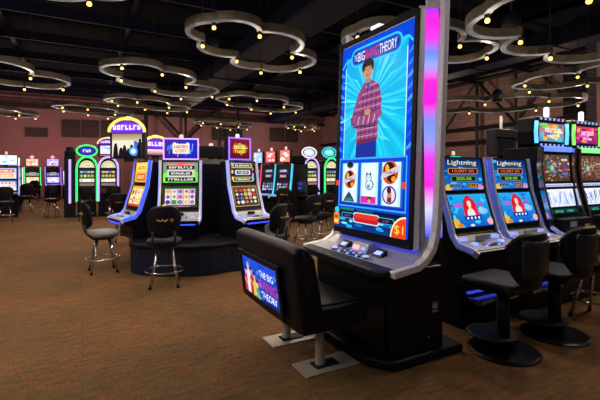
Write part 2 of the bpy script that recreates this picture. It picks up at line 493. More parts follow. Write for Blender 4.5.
struct(MB().box(13.9, 14.5, 6.72, 7.42, 0, 6.25).build('column', COLBRICK))
struct(MB().box(7.5, 7.62, 21.0, 21.12, 0, 6.25).build('column.001', DARKSTEEL))

TANW = mat('tan_wall_paint', (.50, .31, .23), .9, var=.08, scale=.8, bump=.05)
plane_box('wall_near_right', 14.9, 15.1, -4, 6.9, 0, 6.25, TANW)
# ------------------------------------------------------------------ ring chandeliers
LIGHTS = []
def arc_path(cusps, bulge=.42, n=9):
    k = len(cusps); paths = []
    area = sum(cusps[i][0]*cusps[(i+1) % k][1] - cusps[(i+1) % k][0]*cusps[i][1] for i in range(k))
    sg = 1 if area > 0 else -1
    for i in range(k):
        a, b = Vector(cusps[i]), Vector(cusps[(i+1) % k])
        d = b-a; m = (a+b)/2; nrm = Vector((d.y, -d.x)).normalized()*sg; L = d.length
        s = bulge*L; r = (L*L/4 + s*s)/(2*s); c = m + nrm*(s-r)
        t0 = math.atan2(a.y-c.y, a.x-c.x); t1 = math.atan2(b.y-c.y, b.x-c.x)
        dt = (t1-t0)
        while sg*dt < 0: dt += sg*2*PI
        paths.append([(c.x + r*math.cos(t0+dt*j/n), c.y + r*math.sin(t0+dt*j/n)) for j in range(n+1)])
    return paths
def ring_light(label, cusps, h, band=.12, width=.085, bulge=.33, watts=20., lights=99, hang=6.25):
    cx = sum(c[0] for c in cusps)/len(cusps); cy = sum(c[1] for c in cusps)/len(cusps)
    t = thing('ring_chandelier', label, 'ceiling light', (cx, cy, h), 0, 'scalloped ring lights under the ceiling')
    loc = [(x-cx, y-cy) for x, y in cusps]
    paths = arc_path(loc, bulge)
    st = MB()
    for i, p in enumerate(paths):
        b = MB()
        cen = Vector((0, 0))
        outs, ins = [], []
        for j in range(len(p)):
            d = Vector(p[min(j+1, len(p)-1)]) - Vector(p[max(j-1, 0)]); d.normalize(); q = Vector((-d.y, d.x))*width/2
            outs.append(Vector(p[j]) - q); ins.append(Vector(p[j]) + q)
        V = [[b.bm.verts.new((o.x, o.y, z)) for o in (outs[j], ins[j]) for z in (0, band)] for j in range(len(p))]
        S = [[st.bm.verts.new((o.x, o.y, z)) for o in ((outs[j]*.95 + ins[j]*.05), (outs[j]*.05 + ins[j]*.95)) for z in (-.012, .004)] for j in range(len(p))]
        for B, W in ((b.bm, V), (st.bm, S)):
            for j in range(len(p)-1):
                A, C = W[j], W[j+1]
                for q in ((0, 1), (1, 3), (3, 2), (2, 0)): B.faces.new((A[q[0]], A[q[1]], C[q[1]], C[q[0]]))
            for A in (W[0], W[-1]): B.faces.new((A[0], A[1], A[3], A[2]))
        b.build('arc_band', BRONZE, t)
    st.build('underside_glow', STRIP, t)
    for k, (x, y) in enumerate(loc):
        s = MB().lathe([(.025, 0.0), (.035, -.03), (.03, -.06)], (x, y), 10).build('lamp_socket', DARKSTEEL, t, smooth=True)
        MB().lathe([(0, -.115), (.022, -.108), (.032, -.088), (.024, -.065), (.014, -.055)], (x, y), 12).build('bulb', BULB, s, smooth=True)
        if k % max(1, round(len(loc)/lights)) == 0 and watts: LIGHTS.append((x+cx, y+cy, h-.22, watts))
    for k in range(0, len(loc), 2):
        gx = loc[k][0]+cx; top = 5.15 if (4.4 < gx < 5.6 or 12.15 < gx < 13.05) else hang
        MB().tube([(loc[k][0], loc[k][1], band), (loc[k][0], loc[k][1], top-h)], .006, 5).build('hanging_cable', DARKSTEEL, t)
    return t
T1 = [(1.66, 5.62), (2.38, 5.65), (3.33, 6.41), (3.96, 7.26), (3.28, 7.72), (2.54, 7.13), (1.74, 6.53)]
TC = (2.7, 6.62)
def tmpl(dx, dy, s=1., a=0.):
    c, q = math.cos(R(a)), math.sin(R(a)); o = []
    for x, y in T1:
        x, y = (x-TC[0])*s, (y-TC[1])*s
        o.append((c*x - q*y + dx, q*x + c*y + dy))
    return o
ring_light('large scalloped ring light hanging between the tall cabinet and the carousel machines', T1, 3.6, watts=32)
ring_light('ring light nearest the camera, cropped by the right end of the top edge', [(4.15, 3.05), (5.25, 3.35), (6.4, 3.6), (7.5, 3.3), (7.7, 2.3), (6.6, 1.9), (5.5, 1.75), (4.6, 2.2)], 3.3, watts=36, bulge=.36)
ring_light('scalloped ring light over the back of the carousel, left of the largest ring', [(.7, 8.69), (1.5, 8.88), (2.23, 9.91), (3.15, 10.84), (2.46, 11.55), (1.64, 10.77), (.78, 9.89)], 3.6, watts=26)
ring_light('ring light cut off by the top left edge, showing only its far rim', tmpl(-1.05, 4.9, 1.05, -32), 3.6, watts=26)
ring_light('ring light at the far left above the left row of machines', tmpl(-1.75, 10.75, 1.15, 8), 3.6, watts=26)
ring_light('ring light half hidden behind the right edge of the tall cabinet top', tmpl(5.0, 4.95, .95, -40), 3.55, watts=22)
ring_light('long ring light low in front of the brick wall', tmpl(10.3, 7.4, 1.5, 95), 3.35, watts=26, lights=4)
ring_light('ring light beside the dark brick column at the right edge', tmpl(9.6, 4.4, 1.1, 60), 3.5, watts=22, lights=3)
ring_light('distant ring light in front of the three louvred windows', tmpl(.4, 16.0, 1.0, 5), 3.6, watts=26, lights=3)
ring_light('distant ring light directly above the arch signs of the rear carousel', tmpl(1.9, 13.6, .95, -10), 3.6, watts=26, lights=3)
ring_light('distant ring light before the middle pair of louvred windows', tmpl(5.4, 16.9, 1.0, -5), 3.5, watts=26, lights=3)
ring_light('wide ring light behind and below the largest ring', tmpl(5.0, 11.8, 1.12, -10), 3.6, watts=26, lights=4)
ring_light('farthest ring light, before the right-hand pair of louvred windows', tmpl(9.3, 16.9, .8, 0), 3.6, watts=26, lights=3)
ring_light('distant ring light at the left edge above the left machines', tmpl(-2.6, 17.8, .9, 10), 3.6, watts=26, lights=3)
def lamp(x, y, z, w, kind='SPOT', c=(1., .83, .66), r=.06):
    l = bpy.data.lights.new('bulb_or_fill_light', kind); l.energy = w; l.color = c; l.shadow_soft_size = r
    if kind == 'SPOT': l.spot_size = R(158); l.spot_blend = .6
    o = bpy.data.objects.new('bulb_or_fill_light', l); COL.objects.link(o); o.location = (x, y, z)
for i, (x, y, z, w) in enumerate(LIGHTS):
    lamp(x, y, z, w*1.15)
    if i % 2: lamp(x, y, z-.03, w*.30, 'POINT')
# unseen fill lamps added behind and beside the camera to brighten the silver trim
for x, y, w in ((-2.6, .9, 84), (-.6, -1.6, 22), (-3.4, 3.8, 110), (1.6, -1.2, 14), (-1.4, 4.2, 56), (3.4, .4, 16)): lamp(x, y, 3.4, w, 'POINT', (1., .90, .80))
for x, y, w in ((-3.2, 24.6, 60), (1.4, 24.8, 60), (6.5, 25.0, 70), (11.5, 25.0, 70), (-1., 21.5, 40)): lamp(x, y, 3.5, w*2.0, 'POINT', (1., .70, .58), .1)  # added lamps washing the back wall; no rings hang here
for x, y in ((-2.25, 26.3), (-1.25, 26.1)): lamp(x, y, 2.5, 22., 'POINT', (1., .25, .30))   # glow of the star lamps
for x, y, w in ((14.6, 8.5, 60), (14.6, 13.0, 60), (14.4, 19.0, 60), (14.2, 4.6, 40)): lamp(x, y, 3.5, w*1.6, 'POINT', (1., .78, .60), .1)  # added lamps washing the right-hand walls, not bulbs of any ring
# pendant speaker and track-mounted spotlight cans between the rings
def can_light(label, x, y, h, r=.11):
    t = thing('pendant_spotlight', label, 'spotlight', (x, y, h), 0, 'black pendant spotlights')
    MB().lathe([(r*.8, 0), (r, .03), (r, .2), (r*.6, .28), (.015, .30)], n=18).build('can', SATIN, t, smooth=True)
    MB().lathe([(r*.7, .004), (r*.3, -.012), (0, -.014)], n=18).build('lens', CHROME, t, smooth=True)
    MB().tube([(0, 0, .28), (0, 0, 6.25-h)], .012, 6).build('drop_rod', DARKSTEEL, t)
can_light('black pendant spotlight inside the ring nearest the camera', 5.35, 3.55, 3.42, .13)
can_light('black pendant spotlight hanging low before the brick wall', 8.8, 6.2, 3.15, .12)
can_light('black pendant spotlight inside the ring over the carousel back', 1.35, 9.0, 3.72, .13)
can_light('black pendant spotlight left of the large ring', 2.35, 8.1, 4.0, .13)

# ------------------------------------------------------------------ the tall cabinet
BM = thing('giant_slot_machine', 'tall black and silver slot machine with one giant portrait screen', 'slot machine', (2.0, 2.73, 0), -90)
FOOT = [(-.53, .70), (.53, .70), (.53, -.03), (.34, -.15), (-.34, -.15), (-.53, -.03)]
MB().prism(FOOT, 0, .075, 'z').build('foot', SATIN, BM, bevel=.018)
cab = MB().prism([(-.02, .075), (.50, .075), (.50, .72), (-.06, .72), (-.06, .52)], -.5, .5).build('cabinet', BLACK, BM, bevel=.012)
MB().box(-.38, .38, .28, .62, .72, 2.66, .03).build('rear_column', SATIN, BM, bevel=.02)
# small crown emblem, keyhole and plate on the right side
e = MB()
e.prism([(.385, .39), (.435, .39), (.441, .445), (.424, .42), (.410, .449), (.396, .42), (.379, .445)], .5, .503)
for k in range(4): e.box(.5, .503, .383+.0145*k, .392+.0145*k, .362, .378)
e.build('crown_emblem', EMBL, cab)
MB().xform(Matrix()).tube([(.498, .33, .185), (.512, .33, .185)], .012, 10).build('lock', CHROME, cab)
MB().box(-.46, .46, -.064, -.058, .12, .50).build('front_door', BLACK, BM, bevel=.004)
# armrest, deck and its controls
arm = [(-.52, -.20), (.48, -.215), (.60, -.17), (.60, -.06), (-.59, -.06), (-.59, -.12)]
MB().prism(arm, .705, .765, 'z').build('armrest', LEATHER, BM, bevel=.018, seg=3)
DP = [(-.09, .762), (.02, .775), (.10, .790), (.16, .812), (.21, .845), (.245, .90), (.262, .97)]
MB().ribbon(DP, -.585, .585, .03).build('deck', PLASTIC, BM, smooth=False)
for sx in (-1, 1):
    tp = [(-.13, .762), (-.02, .775), (.10, .79), (.175, .83), (.235, .90), (.268, 1.0), (.285, 1.12), (.30, 1.4), (.335, 2.1), (.372, 2.80)]
    MB().ribbon(tp, sx*.585 if sx > 0 else -.645, .645 if sx > 0 else -.585, .05).build('side_trim', SILVER, BM, bevel=.008)
    a = Art(.128, 1.74)
    seg = [('#2a46ff', .0), ('#d9d4ff', .12), ('#ff2ee0', .22), ('#f23af0', .34), ('#8f9cff', .42), ('#7d92ff', .50), ('#ff1fdc', .58), ('#ff2ad8', .68), ('#98a8ff', .75), ('#6f8cff', .80), ('#e642ee', .86), ('#ff22dd', .94), ('#b03cf0', 1.0)]
    for (c0, t0), (c1, t1) in zip(seg, seg[1:]): a.rect(0, t0*a.h, a.w, t1*a.h, c0, c1)
    M = Matrix.Translation((sx*.561, .315, 1.83)) @ Matrix.Rotation(R(sx*62), 4, 'Z') @ Matrix.Rotation(R(90 - 2.4), 4, 'X')
    a.build('light_panel', BM, M)
    MB().box(-.064, .064, .004, .03, 2.70, 2.80).xform(Matrix.Translation((sx*.561, .350, 0)) @ Matrix.Rotation(R(sx*62), 4, 'Z')).build('panel_cap', SILVER, BM)
    MB().box(-.064, .064, .012, .04, .90, 2.72, .02).xform(Matrix.Translation((sx*.561, .295, 0)) @ Matrix.Rotation(R(sx*62), 4, 'Z')).build('panel_back', SILVER, BM)
kd = MB(); 
DM = plane_on(-.09, .762, .10, .790, .002)
def on_deck(x, y, z=0.): return DM @ Vector((x, y, z))
for i in range(12):
    for j in range(3):
        x, y = -.135 + i*.0245, -.055 + j*.026
        q = MB().box(-.0100, .0100, -.0095, .0095, -.002, .010).xform(DM @ Matrix.Translation((x, y, 0))).build('key', GREYKEY if (i*2+j) % 5 else NKEY, BM)
for x in (-.22, .215):
    o = MB().lathe([(.048, -.002), (.048, .012), (.040, .016)], n=24, sy=.62).xform(DM @ Matrix.Translation((x, -.045, 0))).build('play_button', CHROME, BM, smooth=False)
    MB().lathe([(.036, .0165), (.030, .021), (0, .022)], n=24, sy=.62).xform(DM @ Matrix.Translation((x, -.045, 0))).build('button_cap', NWHITE if x > 9 else NKEY, o)
MB().prism([(.02, .775), (.13, .795), (.13, .865), (.06, .855)], -.075, .13).build('ticket_block', PLASTIC, BM, bevel=.008)
MB().box(-.055, .03, .0, .0025, -.02, .02).xform(plane_on(.02, .775, .06, .855, .006) @ Matrix.Rotation(R(90), 4, 'X')).build('bill_acceptor', NPINK, BM)
MB().box(.06, .11, .0, .0025, -.012, .012).xform(plane_on(.02, .775, .06, .855, .006) @ Matrix.Rotation(R(90), 4, 'X')).build('card_reader', NKEY, BM)
for x0, x1 in ((-.30, -.17), (.18, .30)):
    o = MB().prism([(.025, .775), (.11, .79), (.11, .835)], x0, x1).build('control_box', SATIN, BM, bevel=.006)
    MB().box(-.035, .035, -.02, .02, 0, .004).xform(plane_on(.025, .775, .11, .835, .003, (x0+x1)/2)).build('control_display', NKEY, o)
MB().box(-.50, .50, .205, .235, .855, .872).build('underlight', NBLUE, BM)

# display housing, bezel and picture
LEAN = .042
SH = MB().box(-.53, .53, .158, .215, .865, 2.69, LEAN).build('screen_housing', SILVER, BM, bevel=.008)
WS, HS = .965, 1.69
def scr(z, off): return upright(0, .158 + LEAN*(z-.865) - off, z, 0, math.degrees(math.atan(LEAN)))
SZ = 1.785
MB().frame(1.05, 1.815, .044, .016, scr(1.778, .0)).build('bezel', SATIN, BM, bevel=.003)
MB().box(-.49, -.40, .132, .143, .872, .884).build('maker_plate', WHITEM, BM)
MB().box(-.515, .515, .138, .16, .868, .935, LEAN).build('lower_bezel', SATIN, BM, bevel=.004)
MB().box(-.06, .06, .22, .30, 2.69, 2.725).build('call_lamp', NWHITE, BM, bevel=.012)

a = Art(WS, HS); W, Hh = WS, HS
a.rect(0, 0, W, Hh, '#0a3fd0', '#0647d8'); a.up()
# bright burst behind the figure
cx, cy = W*.44, Hh*.66
def inset(c, x0, y0, x1, y1, pts):
    q = clip([(x-x0, y-y0) for x, y in pts], x1-x0, y1-y0)
    if q: a.poly([(x+x0, y+y0) for x, y in q], c)
IX0, IY0, IX1, IY1 = W*.075, Hh*.375, W*.93, Hh*.935
a.rect(IX0, IY0, IX1, IY1, '#10bfe6', '#12a9e6'); a.up()
for k in range(48):
    t = 2*PI*k/48 + random.uniform(-.05, .05); dt = random.uniform(.02, .05); L = 2
    c = pick(['#1ec6ee', '#12b2e4', '#30d0f0', '#10a8e0', '#22ccee'])
    inset(c, IX0, IY0, IX1, IY1, [(cx, cy), (cx + L*math.cos(t-dt), cy + L*math.sin(t-dt)), (cx + L*math.cos(t+dt), cy + L*math.sin(t+dt))])
a.up()
for k in range(30):
    t = 2*PI*k/30 + random.uniform(-.1, .1); L = random.uniform(.25, .5); dt = .035
    a.poly([(cx, cy), (cx + L*math.cos(t-dt)*.8, cy + L*math.sin(t-dt)), (cx + L*1.15*math.cos(t), cy + L*1.15*math.sin(t)), (cx + L*math.cos(t+dt)*.8, cy + L*math.sin(t+dt))], pick(['#3cdaf4', '#34d2f2', '#52e2f6']))
a.up()
# corner blue rays and thin frame line
for k in range(9):
    a.poly([(W, Hh*(.42 + .055*k)), (W*.94, Hh*(.40 + .055*k)), (W*.94, Hh*(.415 + .055*k)), (W, Hh*(.445 + .055*k))], pick(['#2f7df0', '#1a5ce8', '#4aa0f4']))
for k in range(8):
    a.poly([(0, Hh*(.42 + .06*k)), (W*.06, Hh*(.41 + .06*k)), (W*.06, Hh*(.425 + .06*k)), (0, Hh*(.445 + .06*k))], pick(['#2f7df0', '#1a5ce8', '#3a90f4']))
a.up()
for x in (W*.075, W*.925): a.line([(x, Hh*.375), (x, Hh*.88)], .009, '#c8f4ff')
a.up()
# title plaque
a.rr(W*.155, Hh*.870, W*.865, Hh*.972, .08, '#35c8f6'); a.line([(W*.02, Hh*.885), (W*.07, Hh*.915), (W*.16, Hh*.92)], .018, '#35c8f6'); a.line([(W*.98, Hh*.90), (W*.94, Hh*.925), (W*.86, Hh*.92)], .018, '#35c8f6')
a.up(); a.rr(W*.172, Hh*.880, W*.848, Hh*.962, .066, '#1660d8'); a.up(); a.rr(W*.188, Hh*.888, W*.832, Hh*.954, .054, '#0b3cae'); a.up()
a.text('THE', W*.232, Hh*.921, W*.046, Hh*.034, '#e8f0ff').text('BIG', W*.316, Hh*.920, W*.100, Hh*.050, '#ffffff')
a.text('BANG', W*.470, Hh*.920, W*.185, Hh*.050, '#f0142c').text('THEORY', W*.688, Hh*.920, W*.225, Hh*.050, '#ffffff')
# picture of a generic person with folded arms
px = W*.42
a.poly([(px-.14, Hh*.378), (px+.15, Hh*.378), (px+.145, Hh*.50), (px-.13, Hh*.50)], '#1d2f9c'); a.up()
a.poly([(px-.135, Hh*.455), (px+.155, Hh*.465), (px+.165, Hh*.56), (px+.205, Hh*.66), (px+.16, Hh*.745), (px+.05, Hh*.778), (px-.05, Hh*.770), (px-.125, Hh*.72), (px-.215, Hh*.60), (px-.225, Hh*.56), (px-.13, Hh*.53)], '#8c4c80')
a.up()
sh = [(px-.135, Hh*.455), (px+.155, Hh*.465), (px+.165, Hh*.56), (px+.205, Hh*.66), (px+.16, Hh*.745), (px+.05, Hh*.778)]
for k in range(16):
    y = Hh*(.468 + .0185*k); wl = -.125 if y < Hh*.53 else -.205 + max(0, (y-Hh*.60))*.75; wr = .155 if y < Hh*.56 else (.165 + (y-Hh*.56)*.22 if y < Hh*.66 else .20 - (y-Hh*.66)*.4)
    a.line([(px+wl, y), (px+wr, y + .012)], .009, '#d890b0' if k % 2 else '#4a2458')
a.up()
for k in range(9):
    x = px - .10 + .03*k; a.line([(x, Hh*.47), (x + .02, Hh*(.70 if abs(k-4) > 2 else .745))], .007, '#3f2458' if k % 2 else '#b8486c')
a.up()
# forearms folded across
a.line([(px-.20, Hh*.575), (px+.02, Hh*.605), (px+.16, Hh*.60)], .075, '#74386c'); a.up()
a.line([(px+.19, Hh*.60), (px+.02, Hh*.568), (px-.17, Hh*.585)], .070, '#98507e'); a.up()
for k in range(9): a.line([(px-.15+.036*k, Hh*.555), (px-.13+.036*k, Hh*.595)], .008, '#f0b8d0' if k % 2 else '#642a68')
a.line([(px-.17, Hh*.543), (px+.14, Hh*.535)], .010, '#3a1848'); a.ell(px+.02, Hh*.612, .045, .028, '#c98a6c'); a.up()
a.line([(px-.12, Hh*.455), (px+.14, Hh*.468)], .026, '#7a2440'); a.poly([(px-.015, Hh*.755), (px+.06, Hh*.752), (px+.05, Hh*.80), (px-.02, Hh*.80)], '#b87a62'); a.up()
a.poly([(px-.035, Hh*.775), (px+.02, Hh*.735), (px+.085, Hh*.778), (px+.05, Hh*.765), (px+.0, Hh*.762)], '#2a50b0'); a.up()
a.ell(px+.012, Hh*.836, .068, .085, '#c68a70'); a.ell(px-.058, Hh*.832, .014, .022, '#b07860'); a.ell(px+.082, Hh*.832, .014, .022, '#b07860'); a.up()
a.ell(px+.012, Hh*.852, .078, .068, '#17100e', 20, 0, 180); a.ell(px-.052, Hh*.852, .02, .04, '#17100e'); a.ell(px+.076, Hh*.852, .018, .04, '#17100e'); a.up()
for q in (-.018, .042): a.ell(px+q, Hh*.838, .010, .006, '#20140f'); a.line([(px+q-.014, Hh*.848), (px+q+.014, Hh*.849)], .006, '#20140f')
a.line([(px+.014, Hh*.836), (px+.020, Hh*.822), (px+.010, Hh*.821)], .006, '#a06850'); a.line([(px-.012, Hh*.806), (px+.036, Hh*.806)], .008, '#8e4640')
# reel area
a.rect(W*.04, Hh*.118, W*.965, Hh*.372, '#0a2fb4', '#0c47d2'); a.up()
for p in ([(W*.04, Hh*.118), (W*.965, Hh*.118)], [(W*.965, Hh*.118), (W*.965, Hh*.372)], [(W*.965, Hh*.372), (W*.04, Hh*.372)], [(W*.04, Hh*.372), (W*.04, Hh*.118)]): a.line(p, .014, '#3fa4ff')
RX = [(.095, .335), (.385, .625), (.675, .905)]
for x0, x1 in RX:
    a.rect(W*(x0-.022), Hh*.135, W*(x1+.022), Hh*.352, '#1767c8', '#1673d6')
a.up()
for x0, x1 in RX:
    a.rect(W*x0, Hh*.140, W*x1, Hh*.348, '#b6e6ee', '#cfeff4')
a.up()
for x0, x1 in RX: a.rect(W*(x0+.03), Hh*.140, W*(x1-.03), Hh*.345, '#e2f6f8')
a.up()
def burst(x, y, s):
    a.ell(x, y, .085*s, .085*s, '#e2491c', 14); a.up()
    a.ell(x-.01*s, y+.03*s, .055*s, .045*s, '#2a1410'); a.ell(x+.02*s, y-.04*s, .05*s, .03*s, '#2a1410'); a.up()
    a.ell(x-.03*s, y+.03*s, .02*s, .03*s, '#ffb42a'); a.ell(x+.04*s, y-.045*s, .025*s, .02*s, '#ff9a1f'); a.up()
    a.poly([(x-.10*s, y-.05*s), (x-.085*s, y-.005*s), (x+.10*s, y+.055*s), (x+.095*s, y+.01*s)], '#c8ccd6'); a.up()
    a.glyphs(x, y+.002, .11*s, .018*s, 6, '#b03038'); a.up()
x = W*.215
a.ell(x, Hh*.340, .055, .035, '#5a78b8'); a.up(); a.ell(x, Hh*.343, .040, .028, '#2a1a18'); a.up()
burst(x, Hh*.262, 1.0)
a.poly([(x-.085, Hh*.142), (x+.085, Hh*.142), (x+.06, Hh*.165), (x, Hh*.198), (x-.06, Hh*.165)], '#2a4a66'); a.up(); a.rect(x-.05, Hh*.143, x+.05, Hh*.160, '#3a7a70'); a.up()
x = W*.505    # little line-drawn cat
a.ell(x, Hh*.272, .040, .034, '#3a5c86'); a.ell(x+.012, Hh*.236, .055, .045, '#3a5c86'); a.poly([(x-.038, Hh*.28), (x-.03, Hh*.305), (x-.008, Hh*.29)], '#3a5c86'); a.poly([(x+.038, Hh*.28), (x+.03, Hh*.305), (x+.008, Hh*.29)], '#3a5c86'); a.up()
a.ell(x, Hh*.272, .032, .026, '#d8eef4'); a.ell(x+.012, Hh*.236, .046, .037, '#d8eef4'); a.up()
a.line([(x+.05, Hh*.222), (x+.07, Hh*.240), (x+.055, Hh*.252)], .008, '#3a5c86'); a.ell(x-.012, Hh*.274, .005, .006, '#203a60'); a.ell(x+.012, Hh*.274, .005, .006, '#203a60'); a.ell(x+.004, Hh*.228, .024, .018, '#7f9cc0'); a.up()
a.rect(x-.10, Hh*.142, x+.105, Hh*.178, '#e02aa4'); a.up(); a.ell(x+.02, Hh*.162, .030, .022, '#3a1c18'); a.up(); a.ell(x+.02, Hh*.155, .022, .018, '#d8a088'); a.up()
x = W*.79
burst(x, Hh*.298, 1.12)
a.ell(x, Hh*.192, .085, .075, '#6a3fb0'); a.up(); a.ell(x, Hh*.192, .068, .062, '#e6dcf4'); a.up(); a.ell(x+.005, Hh*.188, .026, .055, '#c28a6c'); a.up(); a.ell(x, Hh*.215, .026, .026, '#3a1c14'); a.rect(x-.02, Hh*.158, x+.03, Hh*.180, '#6a2430'); a.up()
for x in (W*.035, W*.965): a.rr(x-.022, Hh*.225, x+.022, Hh*.255, .008, '#f0481c')
a.up()
# meters at the foot of the picture
a.rect(0, 0, W, Hh*.105, '#0a3a86', '#07101f'); a.up()
for k in range(26): a.ell(random.uniform(0, W), random.uniform(0, Hh*.05), random.uniform(.02, .06), random.uniform(.006, .014), pick(['#1fb4e6', '#0c6cc0', '#7fe4f8', '#0e4a9a']))
a.rect(W*.10, Hh*.095, W*.32, Hh*.108, '#1d7a5c'); a.rect(W*.36, Hh*.095, W*.60, Hh*.108, '#14555e'); a.up()
a.rr(W*.13, Hh*.052, W*.33, Hh*.083, .02, '#3aa8e0'); a.rr(W*.66, Hh*.052, W*.87, Hh*.083, .02, '#3aa8e0'); a.rr(W*.31, Hh*.036, W*.69, Hh*.090, .035, '#bfeaf8'); a.up()
a.rr(W*.14, Hh*.056, W*.32, Hh*.079, .016, '#0a1430'); a.rr(W*.67, Hh*.056, W*.86, Hh*.079, .016, '#0a1430'); a.rr(W*.325, Hh*.041, W*.675, Hh*.085, .03, '#c81a22'); a.up()
a.rr(W*.34, Hh*.060, W*.66, Hh*.082, .02, '#e6312c'); a.glyphs(W*.77, Hh*.067, .09, .018, 3, '#a03a4a'); a.glyphs(W*.23, Hh*.067, .10, .014, 5, '#9a4a5a')
a.ell(W, 0, .17, .17, '#fbe9b0', 24); a.up(); a.ell(W, 0, .155, .155, '#e8401c', 24); a.rr(0.0, Hh*.012, W*.09, Hh*.075, .012, '#f08a2a'); a.ell(W*.05, Hh*.092, .036, .03, '#38c8ee'); a.up()
a.text('$1', W*.925, Hh*.036, .10, .075, '#ffd24a'); a.rect(.01, Hh*.022, W*.075, Hh*.038, '#ffd98a'); a.rect(.01, Hh*.045, W*.075, Hh*.06, '#c83a1c')
a.build('main_screen', BM, scr(SZ, .004))

# ------------------------------------------------------------------ double bench before it
BN = thing('double_bench', 'wide black leather bench with a lit screen set in its back', 'bench', (1.5, 2.89, 0), 90)
# local: x = -(Y) , faces -y ... bench looks towards +X of the room
def bx(Xw): return -(Xw - 1.5)      # room X -> local y (player side is -y)
bk = MB()
prof = [(1.285, .34), (1.27, .40), (1.205, .88), (1.20, .925), (1.225, .955), (1.27, .965), (1.33, .94), (1.375, .87), (1.43, .60), (1.445, .46), (1.44, .34)]
nseg = 12
rows = []
for i in range(nseg+1):
    t = -1 + 2*i/nseg; x = .035 + t*.575; cur = .03*t*t; ins = 0
    if i in (0, nseg): ins = .03
    row = []
    for (X_, z_) in prof:
        zc = .65; xc_ = 1.32
        X2 = xc_ + (X_-xc_)*(1 - ins*2.2); z2 = zc + (z_-zc)*(1 - ins*1.4) - .018*abs(t)**3
        row.append(bk.bm.verts.new((x, bx(X2 + cur), z2)))
    rows.append(row)
for A, B in zip(rows, rows[1:]):
    for j in range(len(prof)): bk.bm.faces.new((A[j], A[(j+1) % len(prof)], B[(j+1) % len(prof)], B[j]))
bk.bm.faces.new(rows[0][::-1]); bk.bm.faces.new(rows[-1])
back = bk.build('backrest', LEATHER, BN, bevel=.022, seg=3, smooth=True)
for sx in (-1, 1):
    MB().tube([(.035+sx*.578, bx(1.36), .36), (.035+sx*.580, bx(1.34), .62), (.035+sx*.578, bx(1.31), .86), (.035+sx*.570, bx(1.305), .915)], .006, 6).build('piping', SEATTOP, back, smooth=True)
MB().prism([(bx(1.40), .33), (bx(1.84), .345), (bx(1.865), .38), (bx(1.865), .47), (bx(1.83), .495), (bx(1.60), .488), (bx(1.40), .50)], -.53, .53).build('seat', LEATHER, BN, bevel=.025, seg=3)
MB().prism([(bx(1.46), .494), (bx(1.82), .492), (bx(1.82), .503), (bx(1.64), .500), (bx(1.46), .507)], -.47, .47).build('seat_panel', SEATTOP, BN, bevel=.005)
ANG = math.degrees(math.atan2(1.27-1.205, .48))
LM = Matrix.Translation((.045, bx(1.243)+.004, .590)) @ Matrix.Rotation(R(180), 4, 'Z') @ Matrix.Rotation(R(90 + ANG), 4, 'X')
MB().frame(.80, .40, .045, .022, LM @ Matrix.Translation((0, 0, -.006))).build('screen_frame', SATIN, BN, bevel=.004)
a = Art(.71, .31); w, h = a.w, a.h
a.rect(0, 0, w, h, '#0a2aa8', '#1450d8'); a.up()
for k in range(40): a.ell(random.uniform(0, w), random.uniform(0, h), random.uniform(.01, .05), random.uniform(.004, .02), pick(['#1e78f0', '#0d3cc0', '#38a8f8', '#0a2a90']), 8)
a.up()
for fx, top, c, hc, sk in ((.07, .52, '#c83a4a', '#201412', '#e8b8a0'), (.17, .70, '#e6e0ea', '#c8a060', '#f0c8b0'), (.27, .60, '#b02a3a', '#2a1812', '#dca888'), (.36, .50, '#e8c040', '#1a1010', '#e0b098'), (.44, .34, '#2a9a8a', '#3a2010', '#e8b8a0')):
    x = w*fx; top *= h
    a.poly([(x-.050, 0), (x+.045, 0), (x+.040, top-.05), (x+.015, top-.015), (x-.015, top-.015), (x-.042, top-.05)], c); a.up(); a.ell(x, top+.01, .020, .030, sk, 14); a.up(); a.ell(x, top+.022, .024, .026, hc, 14, 0, 180)
    a.line([(x-.035, top-.06), (x+.03, top-.11)], .014, sk); a.up()
a.text('THE BIG', w*.72, h*.72, w*.36, h*.17, '#ffffff').text('BANG', w*.74, h*.45, w*.46, h*.24, '#e0203a').text('THEORY', w*.75, h*.19, w*.40, h*.17, '#ffffff')
a.build('back_screen', BN, LM)
for Yw in (2.55, 3.10):
    x = -(2.89 - Yw) * -1
    x = Yw - 2.89
    MB().box(x-.115, x+.115, bx(1.845), bx(1.38), 0.0, .012).build('floor_plate', STEEL, BN, bevel=.003)
    MB().box(x-.055, x+.05, bx(1.70), bx(1.50), .012, .022).build('mounting_pad', SATIN, BN, bevel=.004)
    MB().lathe([(.036, .012), (.036, .36)], (x, bx(1.557)), 20).build('post', STEEL, BN, smooth=False)

